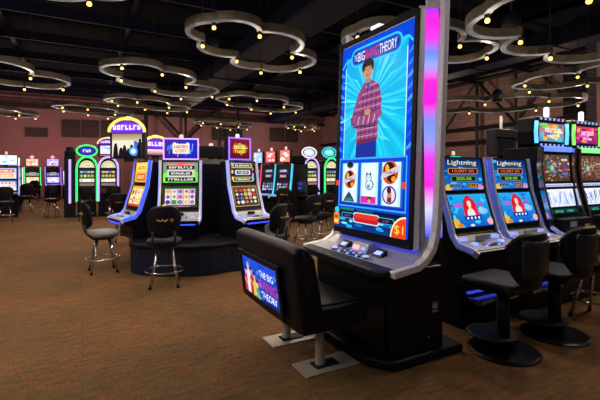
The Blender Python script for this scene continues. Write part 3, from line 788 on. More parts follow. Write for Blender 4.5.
# ------------------------------------------------------------------ slot machines
def curve_machine(label, loc, rot, group, z0=0., w=.58, board=None, reels=None, topper=None, tube=NBLUE, trim=SILVER, name='slot_machine', deckm=PLASTIC, top=1.62, m=None, deep=.62, underlight=True):
    t = thing(name, label, 'slot machine', loc, rot, group)
    hw = w/2
    P = [(.06, z0), (.06, .60), (-.10, .69), (-.12, .735), (-.10, .755), (.10, .785), (.155, .865), (.165, .90), (.275, 1.235), (.285, 1.27), (.325, top), (deep, top), (deep, z0)]
    MB().prism(P, -hw+.03, hw-.03).build('cabinet', BLACK, t, bevel=.008)
    tr = [(-.13, .735), (-.08, .765), (.08, .795), (.13, .86), (.25, 1.235), (.30, top+.01)]
    for s in (-1, 1):
        MB().ribbon(tr, min(s*(hw-.03), s*(hw-.005)), max(s*(hw-.03), s*(hw-.005)), .06).build('side_trim', trim, t)
        MB().ribbon([(y-.004, z+.002) for y, z in tr[1:]], min(s*(hw-.004), s*(hw+.010)), max(s*(hw-.004), s*(hw+.010)), .045).build('tube_or_edge_sheen', tube, t)
    d = MB().ribbon([(-.118, .742), (-.08, .764), (.05, .782), (.105, .795), (.14, .845)], -hw+.032, hw-.032, .012).build('deck', deckm, t)
    dm = plane_on(-.08, .764, .05, .782, .003)
    for i in range(7):
        for j in range(2):
            MB().box(-.013, .013, -.010, .010, -.001, .008).xform(dm @ Matrix.Translation((-.105 + i*.035, -.03 + j*.028, 0))).build('key', GREYKEY if (i*2+j) % 5 else NKEY, d)
    for x in (-.19, .19):
        MB().lathe([(.030, 0), (.030, .012), (.02, .018), (0, .019)], n=16).xform(dm @ Matrix.Translation((x, .03, 0))).build('play_button', NKEY, d)
    MB().box(-.06, .06, .07, .10, .80, .84).build('bill_acceptor', SATIN, t, bevel=.004)
    MB().box(-hw+.07, hw-.07, -.112, -.10, .675, .69).build('lower_light', NBLUE if underlight else SATIN, t)
    MB().box(-.2, .2, .05, .062, max(z0, .08)+.06, .54).build('belly_door', SATIN, t, bevel=.004)
    if reels:
        a = reels(w-.10, .33); a.build('main_screen', t, plane_on(.165, .905, .275, 1.235, .006), m)
        MB().frame(w-.075, .355, .014, .012, plane_on(.165, .905, .275, 1.235, .002)).build('screen_frame', BLACK, t)
    if board:
        a = board(w-.10, .32); a.build('upper_screen', t, plane_on(.285, 1.275, .325, top-.01, .006), m)
        MB().frame(w-.075, .345, .014, .012, plane_on(.285, 1.275, .325, top-.01, .002)).build('screen_frame', BLACK, t)
    if topper: topper(t, w, top)
    return t

def box_topper(tw, th, art, tube, lamp=NPINK, y=.38):
    def f(t, w, top):
        b = MB().box(-tw/2, tw/2, y, y+.12, top+.02, top+.02+th).build('topper', BLACK, t, bevel=.01)
        MB().box(-.05, .05, y+.02, y+.10, top-.01, top+.03).build('topper_neck', SATIN, b)
        art(tw-.05, th-.05).build('topper_screen', b, upright(0, y-.004, top+.02+th/2))
        MB().frame(tw, th, .022, .014, upright(0, y-.001, top+.02+th/2)).build('topper_tube', tube, b)
        MB().lathe([(.032, top+.02+th), (.030, top+.07+th), (.018, top+.08+th)], (0, y+.06), 14).build('call_lamp', lamp, b)
    return f

# --- right bank
DIMBLUE = neon('dim_blue_tube', (.04, .08, .8), .9)
STEELB = neon('steel_blue_sheen', (.12, .16, .55), .5)  # faint emission stands in for blue reflections on the ocean machines' silver edges
def ocean_board(w, h):
    a = Art(w, h); a.rect(0, 0, w, h, '#1a6cc8', '#081c5c'); a.up()
    for k in range(18): a.ell(random.uniform(0, w), random.uniform(0, h), random.uniform(.02, .06), random.uniform(.006, .02), pick(['#1c90d8', '#0c3c9a', '#38b8f0']), 8)
    a.ell(w*.10, h*.08, .05, .035, '#e0b440'); a.ell(w*.92, h*.08, .05, .03, '#c890c0'); a.up()
    a.text('Lightning', w*.5, h*.85, w*.74, h*.19, '#f2ec9a', .15); a.rr(w*.12, h*.50, w*.88, h*.69, .015, '#e09a4a'); a.rr(w*.18, h*.27, w*.82, h*.44, .012, '#6a8a3a'); a.rr(w*.12, h*.07, w*.40, h*.20, .008, '#8ab0e0'); a.rr(w*.58, h*.07, w*.86, h*.20, .008, '#c08a50'); a.up()
    a.rr(w*.135, h*.515, w*.865, h*.675, .012, '#2a0a0a'); a.rr(w*.195, h*.285, w*.805, h*.425, .01, '#0a1a08'); a.rr(w*.13, h*.085, w*.39, h*.185, .006, '#14204a'); a.rr(w*.59, h*.085, w*.85, h*.185, .006, '#2a1408'); a.up()
    a.text('10,007.50', w*.5, h*.595, w*.56, h*.105, '#f0803a').text('500.00', w*.5, h*.355, w*.38, h*.09, '#8af03a'); a.glyphs(w*.26, h*.135, w*.2, h*.06, 4, '#6a8ad0').glyphs(w*.72, h*.135, w*.2, h*.06, 4, '#f0902a')
    return a
def ocean_reels(w, h):
    a = Art(w, h); a.rect(0, 0, w, h, '#0a54c0', '#22a8e8'); a.up()
    for k in range(22): a.ell(random.uniform(0, w), random.uniform(0, h), random.uniform(.01, .05), random.uniform(.006, .03), pick(['#1c80dc', '#0c60c8', '#48c0f4']), 9)
    a.up()
    a.ell(w*.82, h*.46, .07, .035, '#7ab8ee'); a.ell(w*.78, h*.50, .04, .03, '#a8cef4'); a.ell(w*.22, h*.66, .07, .02, '#b060c8'); a.ell(w*.78, h*.66, .06, .018, '#9a58c8'); a.up()
    x = w*.5       # a generic red-haired swimmer
    a.ell(x, h*.70, .066, .085, '#d01c34'); a.ell(x-.055, h*.52, .040, .095, '#c8182e'); a.ell(x+.058, h*.54, .042, .10, '#c8182e'); a.ell(x-.07, h*.40, .03, .05, '#d8304a'); a.ell(x+.078, h*.42, .03, .06, '#d8304a'); a.up()
    a.ell(x, h*.38, .056, .060, '#f2e0da'); a.rect(x-.018, h*.47, x+.018, h*.62, '#eac4b0'); a.ell(x, h*.70, .028, .042, '#f2cdb8'); a.up(); a.ell(x, h*.79, .034, .028, '#d8243a', 14, 0, 180)
    a.rr(w*.30, h*.20, w*.74, h*.34, .012, '#123a9a'); a.up()
    for k in range(4): a.ell(w*(.38 + .095*k), h*.265, .013, .013, '#e8f0ff', 10)
    a.ell(w*.07, h*.14, .05, .045, '#e0b030'); a.ell(w*.16, h*.07, .04, .02, '#c87a2a'); a.ell(w*.93, h*.13, .045, .035, '#e8a8b8'); a.ell(w*.45, h*.05, .03, .012, '#e8e0c0'); a.ell(w*.06, h*.30, .018, .03, '#48d8c8')
    return a
for i, x in enumerate((3.37, 4.13)):
    curve_machine(('blue-lit slot machine with a red-haired swimmer on screen, beside the giant cabinet' if i == 0 else 'blue-lit slot machine with a red-haired swimmer on screen, beside the topper machine'), (x, 2.45, 0), 0, 'right bank of slot machines', 0, .67, ocean_board, ocean_reels, None, STEELB, deep=.60, underlight=False, top=1.59)
    md = bpy.data.objects['slot_machine' if i == 0 else 'slot_machine.001']
    for xx in (-.25, .21): MB().box(xx-.05, xx+.05, .085, .115, .805, .835).build('lit_label', NPALE, md)
    MB().box(-.10, .10, .062, .082, .80, .85).build('ticket_unit', PLASTIC, md, bevel=.004)
    ft = MB().box(-.26, .26, -.12, .07, .26, .30).build('foot_rest', CHROME, bpy.data.objects['slot_machine' if i == 0 else 'slot_machine.001'], bevel=.01)
    MB().box(-.25, .25, .035, .058, .325, .345).build('foot_light', DIMBLUE, ft)
o = thing('light_pillar', 'lit blue pillar in the gap between the two ocean screen machines', 'light pillar', (3.76, 2.72, 0), 0)
MB().box(-.032, .032, .08, .5, 0, 1.58).build('post', SATIN, o, bevel=.008)
MB().box(-.027, .027, .055, .078, .80, 1.56).build('light_panel', NBLUE, o, bevel=.006)

def wheel_board(bg0, bg1, cols):
    def f(w, h):
        a = Art(w, h); a.rect(0, 0, w, h, bg0, bg1); a.up()
        for k in range(150):
            t = random.uniform(0, 2*PI); r = random.uniform(.15, 1.25)
            a.ell(w*(.5 + .46*r*math.cos(t)), h*(.5 + .44*r*math.sin(t)), w*random.uniform(.012, .035), h*random.uniform(.015, .04), pick(cols), 8)
            if k % 50 == 49: a.up()
        a.up()
        for k in range(24):
            t = 2*PI*k/24; a.ell(w*.36 + .26*h*math.cos(t), h*.5 + .26*h*math.sin(t), .014, .014, pick(cols), 8)
        a.ell(w*.36, h*.5, .05, .05, '#3a9a7a'); a.up(); a.ell(w*.36, h*.5, .028, .028, '#c8b890')
        for k in range(6): a.rect(w*.70, h*(.12 + .13*k), w*.92, h*(.20 + .13*k), pick(cols))
        return a
    return f
def band_machine(label, loc, cls, boardart, reelcols, toppercols, tube):
    t = thing('slot_machine', label, 'slot machine', loc, 0, 'right bank of slot machines')
    w = .69; hw = w/2; top = 1.73
    P = [(.04, 0), (.04, .62), (-.06, .69), (-.06, .75), (.10, .775), (.13, .95), (.17, 1.05), (.22, 1.28), (.235, 1.33), (.255, 1.66), (.23, 1.68), (.235, top), (.66, top), (.66, 0)]
    MB().prism(P, -hw, hw).build('cabinet', BLACK, t, bevel=.01)
    tr = [(.03, .62), (-.10, .72), (-.04, .80), (.06, .86), (.10, 1.0), (.17, 1.28), (.20, 1.5), (.19, top)]
    for s in (-1, 1):
        MB().ribbon(tr, min(s*(hw-.035), s*(hw+.005)), max(s*(hw-.035), s*(hw+.005)), .05).build('chrome_rail', CHROME, t)
    MB().box(-hw+.05, hw-.05, .205, .235, 1.685, 1.745).build('light_bar', tube, t, bevel=.012)
    boardart(w-.12, .31).build('upper_screen', t, plane_on(.235, 1.335, .255, 1.655, .008))
    MB().frame(w-.085, .345, .018, .014, plane_on(.235, 1.335, .255, 1.655, .003)).build('screen_frame', SATIN, t)
    a = Art(w-.12, .035); a.rect(0, 0, a.w, a.h, '#a8b8e8', '#e8ecff'); a.up(); a.glyphs(a.w/2, a.h/2, a.w*.9, .018, 16, '#5a70b8')
    a.build('pay_strip', t, plane_on(.205, 1.27, .218, 1.32, .014))
    a = Art(w-.12, .20); a.rect(0, 0, a.w, a.h, '#8aa4e0', '#d8e4fa'); a.up()
    for k in range(5): a.rect(a.w*(.03 + .19*k), 0, a.w*(.2 + .19*k), a.h, '#dfe9fb', '#f4f8ff')
    a.up()
    for k in range(5):
        for j in range(7): a.line([(a.w*(.115 + .19*k + random.uniform(-.06, .06)), a.h*random.uniform(.05, .5)), (a.w*(.115 + .19*k + random.uniform(-.06, .06)), a.h*random.uniform(.5, .95))], a.w*random.uniform(.008, .022), pick(reelcols))
    a.build('reel_window', t, plane_on(.17, 1.055, .208, 1.25, .008))
    a = Art(w-.16, .055); a.rect(0, 0, a.w, a.h, '#0c2a2a', '#0f3a38'); a.up(); a.glyphs(a.w*.3, a.h/2, a.w*.3, .025, 5, '#3ac8a0').glyphs(a.w*.72, a.h/2, a.w*.25, .025, 4, '#3ac8a0')
    a.build('meter', t, plane_on(.135, .975, .155, 1.03, .008))
    b = MB().box(-hw+.06, hw-.06, -.02, .10, .765, .94).build('bill_panel', SATIN, t, bevel=.01)
    MB().box(-.20, -.07, -.028, -.018, .85, .915).build('bill_slot', PLASTIC, b); MB().box(.10, .20, -.028, -.018, .82, .87).build('card_slot', GOLD, b)
    d = MB().box(-hw+.04, hw-.04, -.12, .0, .735, .765).build('deck', PLASTIC, t, bevel=.01)
    for i in range(8): MB().box(-.24 + i*.062, -.20 + i*.062, -.10, -.065, .765, .775).build('key', NKEY if i % 3 == 0 else GREYKEY, d)
    # marquee topper with a ribbed border, bowed sides
    th = .30; TY = .29
    out = [(-.34, 0), (-.31, -.02), (.31, -.02), (.34, 0), (.355, th*.5), (.34, th), (.30, th+.03), (-.30, th+.03), (-.34, th), (-.355, th*.5)]
    k = MB().prism([(x, z + top + .03) for x, z in out], TY, TY+.2, 'y').build('topper', BLACK, t, bevel=.012)
    MB().box(-.12, .12, TY+.04, TY+.16, top-.01, top+.03).build('topper_neck', SATIN, k)
    for s in (-1, 1): MB().tube([(s*.305, TY-.01, top+.05), (s*.318, TY-.01, top+.03+th/2), (s*.305, TY-.01, top+th)], .022, 8).build('side_tube', cls, k, smooth=True)
    for zz in (top+.035, top+th+.035):
        for i in range(13): MB().box(-.27 + i*.0435, -.24 + i*.0435, TY-.015, TY, zz-.012, zz+.012).build('marquee_lamp', NPALE if i % 2 else SATIN, k)
    a = art_blobs(.50, .21, toppercols[0], toppercols[1], 26, .48); a.up(); a.glyphs(.25, .13, .30, .05, 7, toppercols[2]); a.glyphs(.25, .06, .2, .03, 5, toppercols[2])
    a.build('topper_screen', k, upright(0, TY-.010, top+.03+th/2))
    MB().lathe([(.028, top+th+.06), (.028, top+th+.10), (.030, top+th+.10), (.030, top+th+.19), (.016, top+th+.2)], (.08, TY+.1), 12).build('call_lamp', NWHITE, k)
    return t
band_machine('dark slot machine with a blue-edged marquee and a blue light bar', (4.83, 2.42, 0), neon('ice_tube', (.12, .55, 1.), 1.8), wheel_board('#4a3424', '#5a4030', ['#c8a060', '#3a9a6a', '#b03a4a', '#5a70c0', '#d8c8a0', '#2a5a4a', '#6a3a6a']), ['#4a78d8', '#8ab0f0', '#6a8ad0', '#b8c8f0'], (('#3a9ac8', '#d86a3a'), ['#f0b83a', '#e84a3a', '#48c8e0', '#f0e0a0', '#3a6ad0', '#7ad05a'], '#fff0c0'), neon('blue_bar', (.12, .22, 1.), 1.6))
band_machine('dark slot machine with a green-edged marquee and a green light bar', (5.60, 2.42, 0), neon('lime_tube', (.2, 1., .12), 1.5), wheel_board('#4a342a', '#5a4034', ['#b89a58', '#8a5a4a', '#9a4a5a', '#6a7a90', '#c8b890', '#7a4a3a']), ['#141c3a', '#243060', '#5a6ac0', '#0c1020'], (('#8a1a6a', '#e03a5a'), ['#f04a8a', '#b02aa0', '#f0a03a', '#e85ac8', '#6a1a70'], '#f8d0f0'), neon('green_bar', (.25, .95, .25), 1.3))

# --- rear row of the right bank, seen from behind: dark cabinets with monitor backs
def back_machine(label, x, y, w=.62):
    t = thing('slot_machine', label, 'slot machine', (x, y, 0), 180, 'dark cabinets backing the right bank')
    MB().prism([(.0, 0), (.0, .7), (-.08, .75), (.10, .80), (.2, 1.2), (.25, 1.62), (.5, 1.62), (.5, 0)], -w/2, w/2).build('cabinet', BLACK, t, bevel=.015)
    m = MB().box(-.27, .27, .12, .30, 1.70, 2.14).build('monitor', SATIN, t, bevel=.02)
    v = MB()
    for k in range(7): v.box(-.2, .2, .30, .315, 1.76 + k*.045, 1.78 + k*.045)
    v.build('vent_ribs', BLACK, m)
    MB().box(-.29, .29, .30, .33, 1.99, 2.13).build('rear_lip', BLACK, m, bevel=.01)
    MB().box(-.06, .06, .18, .28, 1.6, 1.72).build('monitor_neck', SATIN, m)
    MB().lathe([(.02, 2.14), (.02, 2.26), (.022, 2.26), (.022, 2.34), (.015, 2.35)], (.02, .22), 12).build('call_lamp', WHITEM, m)
    return t
for x, L in ((5.98, 'dark cabinet seen from behind with a black monitor, directly over the second ocean machine'), (6.80, 'dark cabinet seen from behind with a black monitor, left of the blue marquee'), (7.6, 'dark cabinet seen from behind, its white call lamp behind the blue marquee'), (8.5, 'dark cabinet seen from behind, its white call lamp behind the green marquee')):
    back_machine(L, x, 4.35)
# colourful far machines whose heads show above the first right-hand machines
FARLAB = [((6.2, 6.6), '#d03050', 'far machine head with a red sign above the first ocean machine'), ((6.95, 6.5), '#b8a0f0', 'far machine head with a lilac sign above the first ocean machine'), ((7.7, 6.2), '#3ac890', 'far machine head with a green sign between the ocean machines')]
def far_machine(label, x, y, rot, tube, sign, scr1, scr2, group, w=.62, top=1.62, sw=.42, sh=.30, star=False):
    t = thing('slot_machine', label, 'slot machine', (x, y, 0), rot, group)
    hw = w/2
    MB().prism([(.05, 0), (.05, .62), (-.12, .70), (-.12, .76), (.10, .80), (.18, 1.2), (.24, top), (.6, top), (.6, 0)], -hw, hw).build('cabinet', BLACK, t, bevel=.012)
    d = MB().ribbon([(-.125, .765), (.08, .803)], -hw+.03, hw-.03, .012).build('deck', PLASTIC, t)
    for i in range(5): MB().box(-.16 + i*.07, -.12 + i*.07, -.06, -.02, .78, .80).build('key', NKEY, d)
    tr = [(-.13, .76), (.07, .81), (.16, 1.2), (.23, top)]
    for s in (-1, 1): MB().ribbon(tr, min(s*(hw-.01), s*(hw+.03)), max(s*(hw-.01), s*(hw+.03)), .05).build('tube_or_edge_sheen', tube, t)
    art_reels(w-.12, .32, scr1[0], scr1[1], scr1[2], 5, 3).build('main_screen', t, plane_on(.105, .85, .18, 1.18, .006), SCREENFAR)
    art_rows(w-.12, .34, scr2[0], scr2[1]).build('upper_screen', t, plane_on(.185, 1.23, .236, 1.585, .006), SCREENFAR)
    k = MB().box(-sw/2, sw/2, .30, .42, top+.04, top+.04+sh).build('topper', BLACK, t, bevel=.015)
    MB().box(-.05, .05, .33, .39, top-.01, top+.05).build('topper_neck', SATIN, k)
    art_blobs(sw-.05, sh-.05, (sign[0], sign[0]), sign[1], 9, .4).build('topper_screen', k, upright(0, .296, top+.04+sh/2), SCREENFAR)
    if star:
        o = []
        for i in range(10): r_ = .13 if i % 2 == 0 else .06; o.append((r_*math.sin(PI*i/5), top+sh+.11 + r_*math.cos(PI*i/5)))
        MB().prism(o, .33, .38, 'y').build('star_lamp', star, k)
    else: MB().lathe([(.035, top+.04+sh), (.035, top+.12+sh), (.02, top+.13+sh)], (0, .36), 12).build('call_lamp', NPINK, k)
    return t
PAL = ['#f0b03a', '#e84a5a', '#5ac8f0', '#f0e8d0', '#8a5ae0', '#58d070', '#f08a3a']
ROWS = [('#3a2a8a', '#f0e0ff', .8), ('#8a2a3a', '#ffe0b0', .7), ('#1a5a8a', '#e0f8ff', .75)]
for (x, y), c, L in FARLAB:
    far_machine(L, x, y, 0, NVIOLET, (c, ['#fff0f0', c, '#e8d0e0']), (('#203070', '#4060b0'), '#d0d8f0', PAL), (('#302060', '#503080'), ROWS), 'far machines behind the right bank', .62, 1.55, .4, .26)

# --- carousel in the middle
CX, CY = 1.85, 7.45
car = thing('carousel_plinth', 'round dark blue plinth under the middle machines with a black core', 'plinth', (CX, CY, 0), 0)
CT, ST = math.cos(math.atan(218/400)), math.sin(math.atan(218/400))
PL = [(-2.50, 5.98), (-2.44, 5.76), (-2.28, 5.62), (-1.95, 5.53), (-1.52, 5.52), (-1.22, 5.62), (-1.02, 5.80), (-.72, 5.94), (-.45, 6.15), (-.2, 6.5), (-.22, 7.2), (-.25, 8.2), (-.6, 9.0), (-1.6, 9.4), (-2.8, 9.1), (-3.25, 8.2), (-3.1, 7.3), (-2.75, 6.6)]
PL = [(CT*x + ST*z - CX, -ST*x + CT*z - CY) for x, z in PL]
def grow(k): return [(x*k, y*k) for x, y in PL]
MB().prism(PL, 0, .385, 'z').build('base', NAVY, car, bevel=.02)
MB().prism(grow(1.02), .385, .44, 'z').build('rim', SATIN, car, bevel=.02, seg=3)
MB().lathe([(1.0, .44), (1.0, 1.58), (.92, 1.66), (0, 1.66)], n=32).build('core', SATIN, car)
def fire_top(w, h):
    a = Art(w, h); a.rect(0, 0, w, h, '#5a1020', '#7a1828'); a.up()
    for k in range(20): a.ell(w*random.uniform(.15, .85), h*random.uniform(.2, .8), w*random.uniform(.05, .12), h*random.uniform(.05, .12), pick(['#e86a1c', '#f0a030', '#c83a1c', '#8ac83a']), 10)
    a.up(); a.glyphs(w/2, h*.58, w*.6, h*.18, 6, '#fff0a0').glyphs(w/2, h*.36, w*.5, h*.15, 5, '#ffd84a')
    return a
def plum_top(w, h):
    a = Art(w, h); a.rect(0, 0, w, h, '#2a1c90', '#3a2aa8'); a.up(); a.poly([(w*.5, 0), (w, 0), (w, h), (w*.65, h)], '#1428c0'); a.up()
    for k in range(16):
        x = w*random.uniform(.04, .96); y = h*random.uniform(.08, .6); a.poly([(x-.006, y), (x+.006, y), (x+.012, y+h*.25), (x, y+h*.25)], pick(['#c0a8ff', '#58b0ff', '#9a6af0']))
    a.up(); a.rr(w*.24, h*.24, w*.76, h*.78, .02, '#f0e4d8'); a.ell(w*.3, h*.75, .03, .03, '#f4e8e0'); a.ell(w*.7, h*.75, .03, .03, '#f4e8e0'); a.up()
    a.glyphs(w/2, h*.62, w*.44, h*.15, 7, '#c04a6a').glyphs(w/2, h*.40, w*.36, h*.17, 5, '#e0a050')
    return a
def m_board(w, h):
    a = Art(w, h); a.rect(0, 0, w, h, '#58c83a', '#8a8a90'); a.up()
    a.ell(w*.10, h*.25, .06, .08, '#7af04a'); a.ell(w*.92, h*.3, .06, .08, '#7ae04a'); a.rr(w*.12, h*.06, w*.90, h*.92, .03, '#d8d4c8'); a.up()
    for y, f in ((.74, .8), (.45, .66), (.16, .86)): a.rr(w*(.5-f/2), h*(y-.1), w*(.5+f/2), h*(y+.1), .012, '#1c1a24')
    a.rect(w*.14, h*.86, w*.88, h*.93, '#f0784a'); a.up()
    for y, f in ((.74, .8), (.45, .66), (.16, .86)): a.glyphs(w/2, h*y, w*f*.85, h*.10, 8, '#e8e4e0')
    a.ell(w*.5, h*.90, .035, .04, '#ff5a5a')
    return a
def m_reels(w, h):
    a = art_reels(w, h, ('#1a2a1c', '#2a4a2a'), '#e8e0e8', ['#7a3aa0', '#f0a83a', '#c85a8a', '#5a2a7a', '#f0c85a', '#3a8a4a', '#b070c8'], 5, 3); a.up()
    a.rect(w*.02, 0, w*.98, h*.10, '#3a4a2a'); a.up(); a.ell(w*.06, h*.06, .03, .03, '#f0c83a'); a.glyphs(w*.5, h*.05, w*.6, h*.05, 10, '#e08ac0')
    return a
def n_board(w, h):
    a = Art(w, h); a.rect(0, 0, w, h, '#1a1838', '#2c2858'); a.up()
    for y, f, c in ((.84, .8, '#d8c84a'), (.5, .62, '#e0e0f0'), (.16, .85, '#c8b83a')): a.rr(w*(.5-f/2), h*(y-.12), w*(.5+f/2), h*(y+.12), .02, c)
    a.up()
    for y, f in ((.84, .7), (.5, .5), (.16, .74)): a.rr(w*(.5-f/2), h*(y-.08), w*(.5+f/2), h*(y+.08), .015, '#1c1c28')
    a.up()
    for y, f in ((.84, .6), (.5, .4), (.16, .62)): a.glyphs(w/2, h*y, w*f, h*.09, 7, '#f0f0c8')
    for k in range(8): a.ell(w*pick([.08, .92]), h*random.random(), .02, .03, pick(['#58c8f0', '#e06a3a', '#f0d05a']), 8)
    return a
def n_reels(w, h): return art_reels(w, h, ('#3a2418', '#6a4430'), '#241a2a', ['#e8883a', '#f0d060', '#c83a2a', '#e8e0d0', '#8a5a3a', '#3a6ac8'], 5, 4, '#c8a878')
def arch_sign(kind, y=.20, sw=.62, sh=.42, zc=None, yaw=0):
    def f(t, w, top, zc=zc):
        zc = zc or top + .04
        b = MB().prism([(-sw/2, zc), (sw/2, zc), (sw/2, zc+sh), *[(sw/2*math.cos(R(12*i))*1.0, zc+sh+.19*math.sin(R(12*i))) for i in range(1, 15)], (-sw/2, zc+sh)], y, y+.12, 'y').build('arched_sign', BLACK, t, bevel=.01)
        MB().box(-.06, .06, y+.02, y+.1, top-.01, zc+.01).build('sign_neck', SATIN, b)
        MB().tube([(sw/2*1.03*math.cos(R(12*i)), y-.01, zc+sh+.215*math.sin(R(12*i))) for i in range(0, 16)], .024, 8).build('arch_tube', NYELLOW, b, smooth=True)
        a = Art(sw-.02, .20)
        a.poly([(0, 0), (a.w, 0), *[(a.w/2 + (a.w/2-.005)*math.cos(R(12*i)), .03 + .165*math.sin(R(12*i))) for i in range(0, 16)]], '#6a2ac8'); a.up()
        a.ell(a.w/2, .09, .28, .055, '#8a48e8'); a.up(); a.glyphs(a.w/2, .09, .46, .075, 7, '#fff4ff')
        a.build('arch_panel', b, upright(0, y-.004, zc+sh+.085), SCREENFAR)
        a = Art(sw-.08, sh-.05); w_, h_ = a.w, a.h
        if kind == 'crowd':
            a.rect(0, 0, w_, h_, '#e8d8c8', '#dcd8c0'); a.up(); a.rect(0, h_*.72, w_, h_, '#c8b48a', '#8a7a5a'); a.up()
            for fx, fh in ((.12, .62), (.3, .4), (.42, .52), (.55, .35), (.66, .55), (.82, .7), (.94, .85)):
                x = w_*fx; a.poly([(x-.045, 0), (x+.045, 0), (x+.03, h_*fh*.75), (x-.03, h_*fh*.75)], '#15101c'); a.ell(x, h_*fh*.82, .024, .032, '#15101c', 10)
            a.up(); a.rect(w_*.74, h_*.05, w_*.84, h_*.7, '#3a6ad8'); a.ell(w_*.72, h_*.25, .07, .07, '#3aa8f0', 12); a.up(); a.ell(w_*.72, h_*.25, .04, .04, '#e8f4ff', 12)
        elif kind == 'diamond':
            a.rect(0, 0, w_, h_, '#5a1430', '#3a1c6a'); a.up(); a.rr(w_*.08, h_*.22, w_*.92, h_*.9, .03, '#f0f0ff'); a.up(); a.glyphs(w_*.5, h_*.7, w_*.7, h_*.25, 5, '#3a8ae8').glyphs(w_*.5, h_*.4, w_*.6, h_*.2, 5, '#58c8f0')
            a.glyphs(w_*.5, h_*.08, w_*.9, h_*.10, 8, '#ff8a3a')
        else:
            a.rect(0, 0, w_, h_, '#6a1c4a', '#e8e0f0'); a.up(); a.glyphs(w_*.5, h_*.5, w_*.7, h_*.3, 5, '#ff9a3a')
        a.build('sign_screen', b, upright(0, y-.004, zc+sh/2), SCREENFAR)
        MB().lathe([(.05, zc+sh+.18), (.05, zc+sh+.24), (.03, zc+sh+.25)], (0, y+.06), 12).build('call_lamp', NWHITE, b)
        b.rotation_euler = (0, 0, R(yaw))
    return f
def on_plinth(label, x, y, ang, **k):
    return curve_machine(label, (x, y, 0), ang, 'machines around the carousel', .44, **k)
RAINBOW = neon('rainbow_tube', (.75, .40, .95), 1.3)
on_plinth('carousel machine facing the camera with a purple and blue title topper', 1.25, 6.02, -17, w=.62, board=m_board, reels=m_reels, topper=box_topper(.54, .34, plum_top, RAINBOW), tube=NPALE, deep=.55)
on_plinth('carousel machine with a fiery orange topper in a violet frame', 2.33, 5.73, 17, w=.58, board=n_board, reels=n_reels, topper=box_topper(.44, .36, fire_top, NVIOLET, NWHITE), tube=NPALE, deep=.55)
YEL = lambda w, h: art_rows(w, h, ('#e0a020', '#f8d850'), [('#f8e070', '#c83a2a', .8), ('#e85a2a', '#fff0b0', .7)])
YER = lambda w, h: art_reels(w, h, ('#c83a1c', '#f0b030'), '#f8e8a0', ['#e0402a', '#f0a020', '#a02a4a', '#f8f0d0'], 4, 2)
on_plinth('carousel machine seen from its blue-lit side under a purple arched sign showing dark silhouettes',   .54, 6.72, -76, w=.60, board=YEL, reels=YER, topper=arch_sign('crowd', .16, .56, .42, None, 44), tube=NBLUE, deep=.45)
sg = thing('arched_sign', 'small arched sign on the carousel core, peeking out left of the plum topper', 'sign', (1.22, 7.95, 1.66), 8, 'signs on the carousel core')
arch_sign('plain', -.06, .50, .16, .08)(sg, .5, 0)
MB().box(-.05, .05, -.05, .05, 0, .09).build('stand', SATIN, sg)
curve_machine('machine behind the left row under a tilted sign with white and blue lettering', (.72, 15.5, 0), -28, 'machines behind the left row', 0, w=.62, board=n_board, reels=n_reels, topper=arch_sign('diamond', .14, .66, .46, 1.98), tube=NBLUE, deep=.55)
for x_, y_, a_, L in ((1.95, 6.78, -10, 'black monitor back on the carousel core, right of the plum topper'), (2.35, 7.1, 20, 'black monitor back on the carousel core, left of the fiery topper')):
    t = thing('monitor', L, 'monitor', (x_, y_, 1.66), a_, 'black monitors on the carousel core')
    MB().box(-.20, .20, -.06, .06, .03, .24).build('casing', SATIN, t, bevel=.015)
    MB().box(-.05, .05, -.04, .04, -.0, .05).build('neck', SATIN, t)
    MB().lathe([(.035, .24), (.035, .28)], (0, 0), 12).build('call_lamp', NPINK, t)
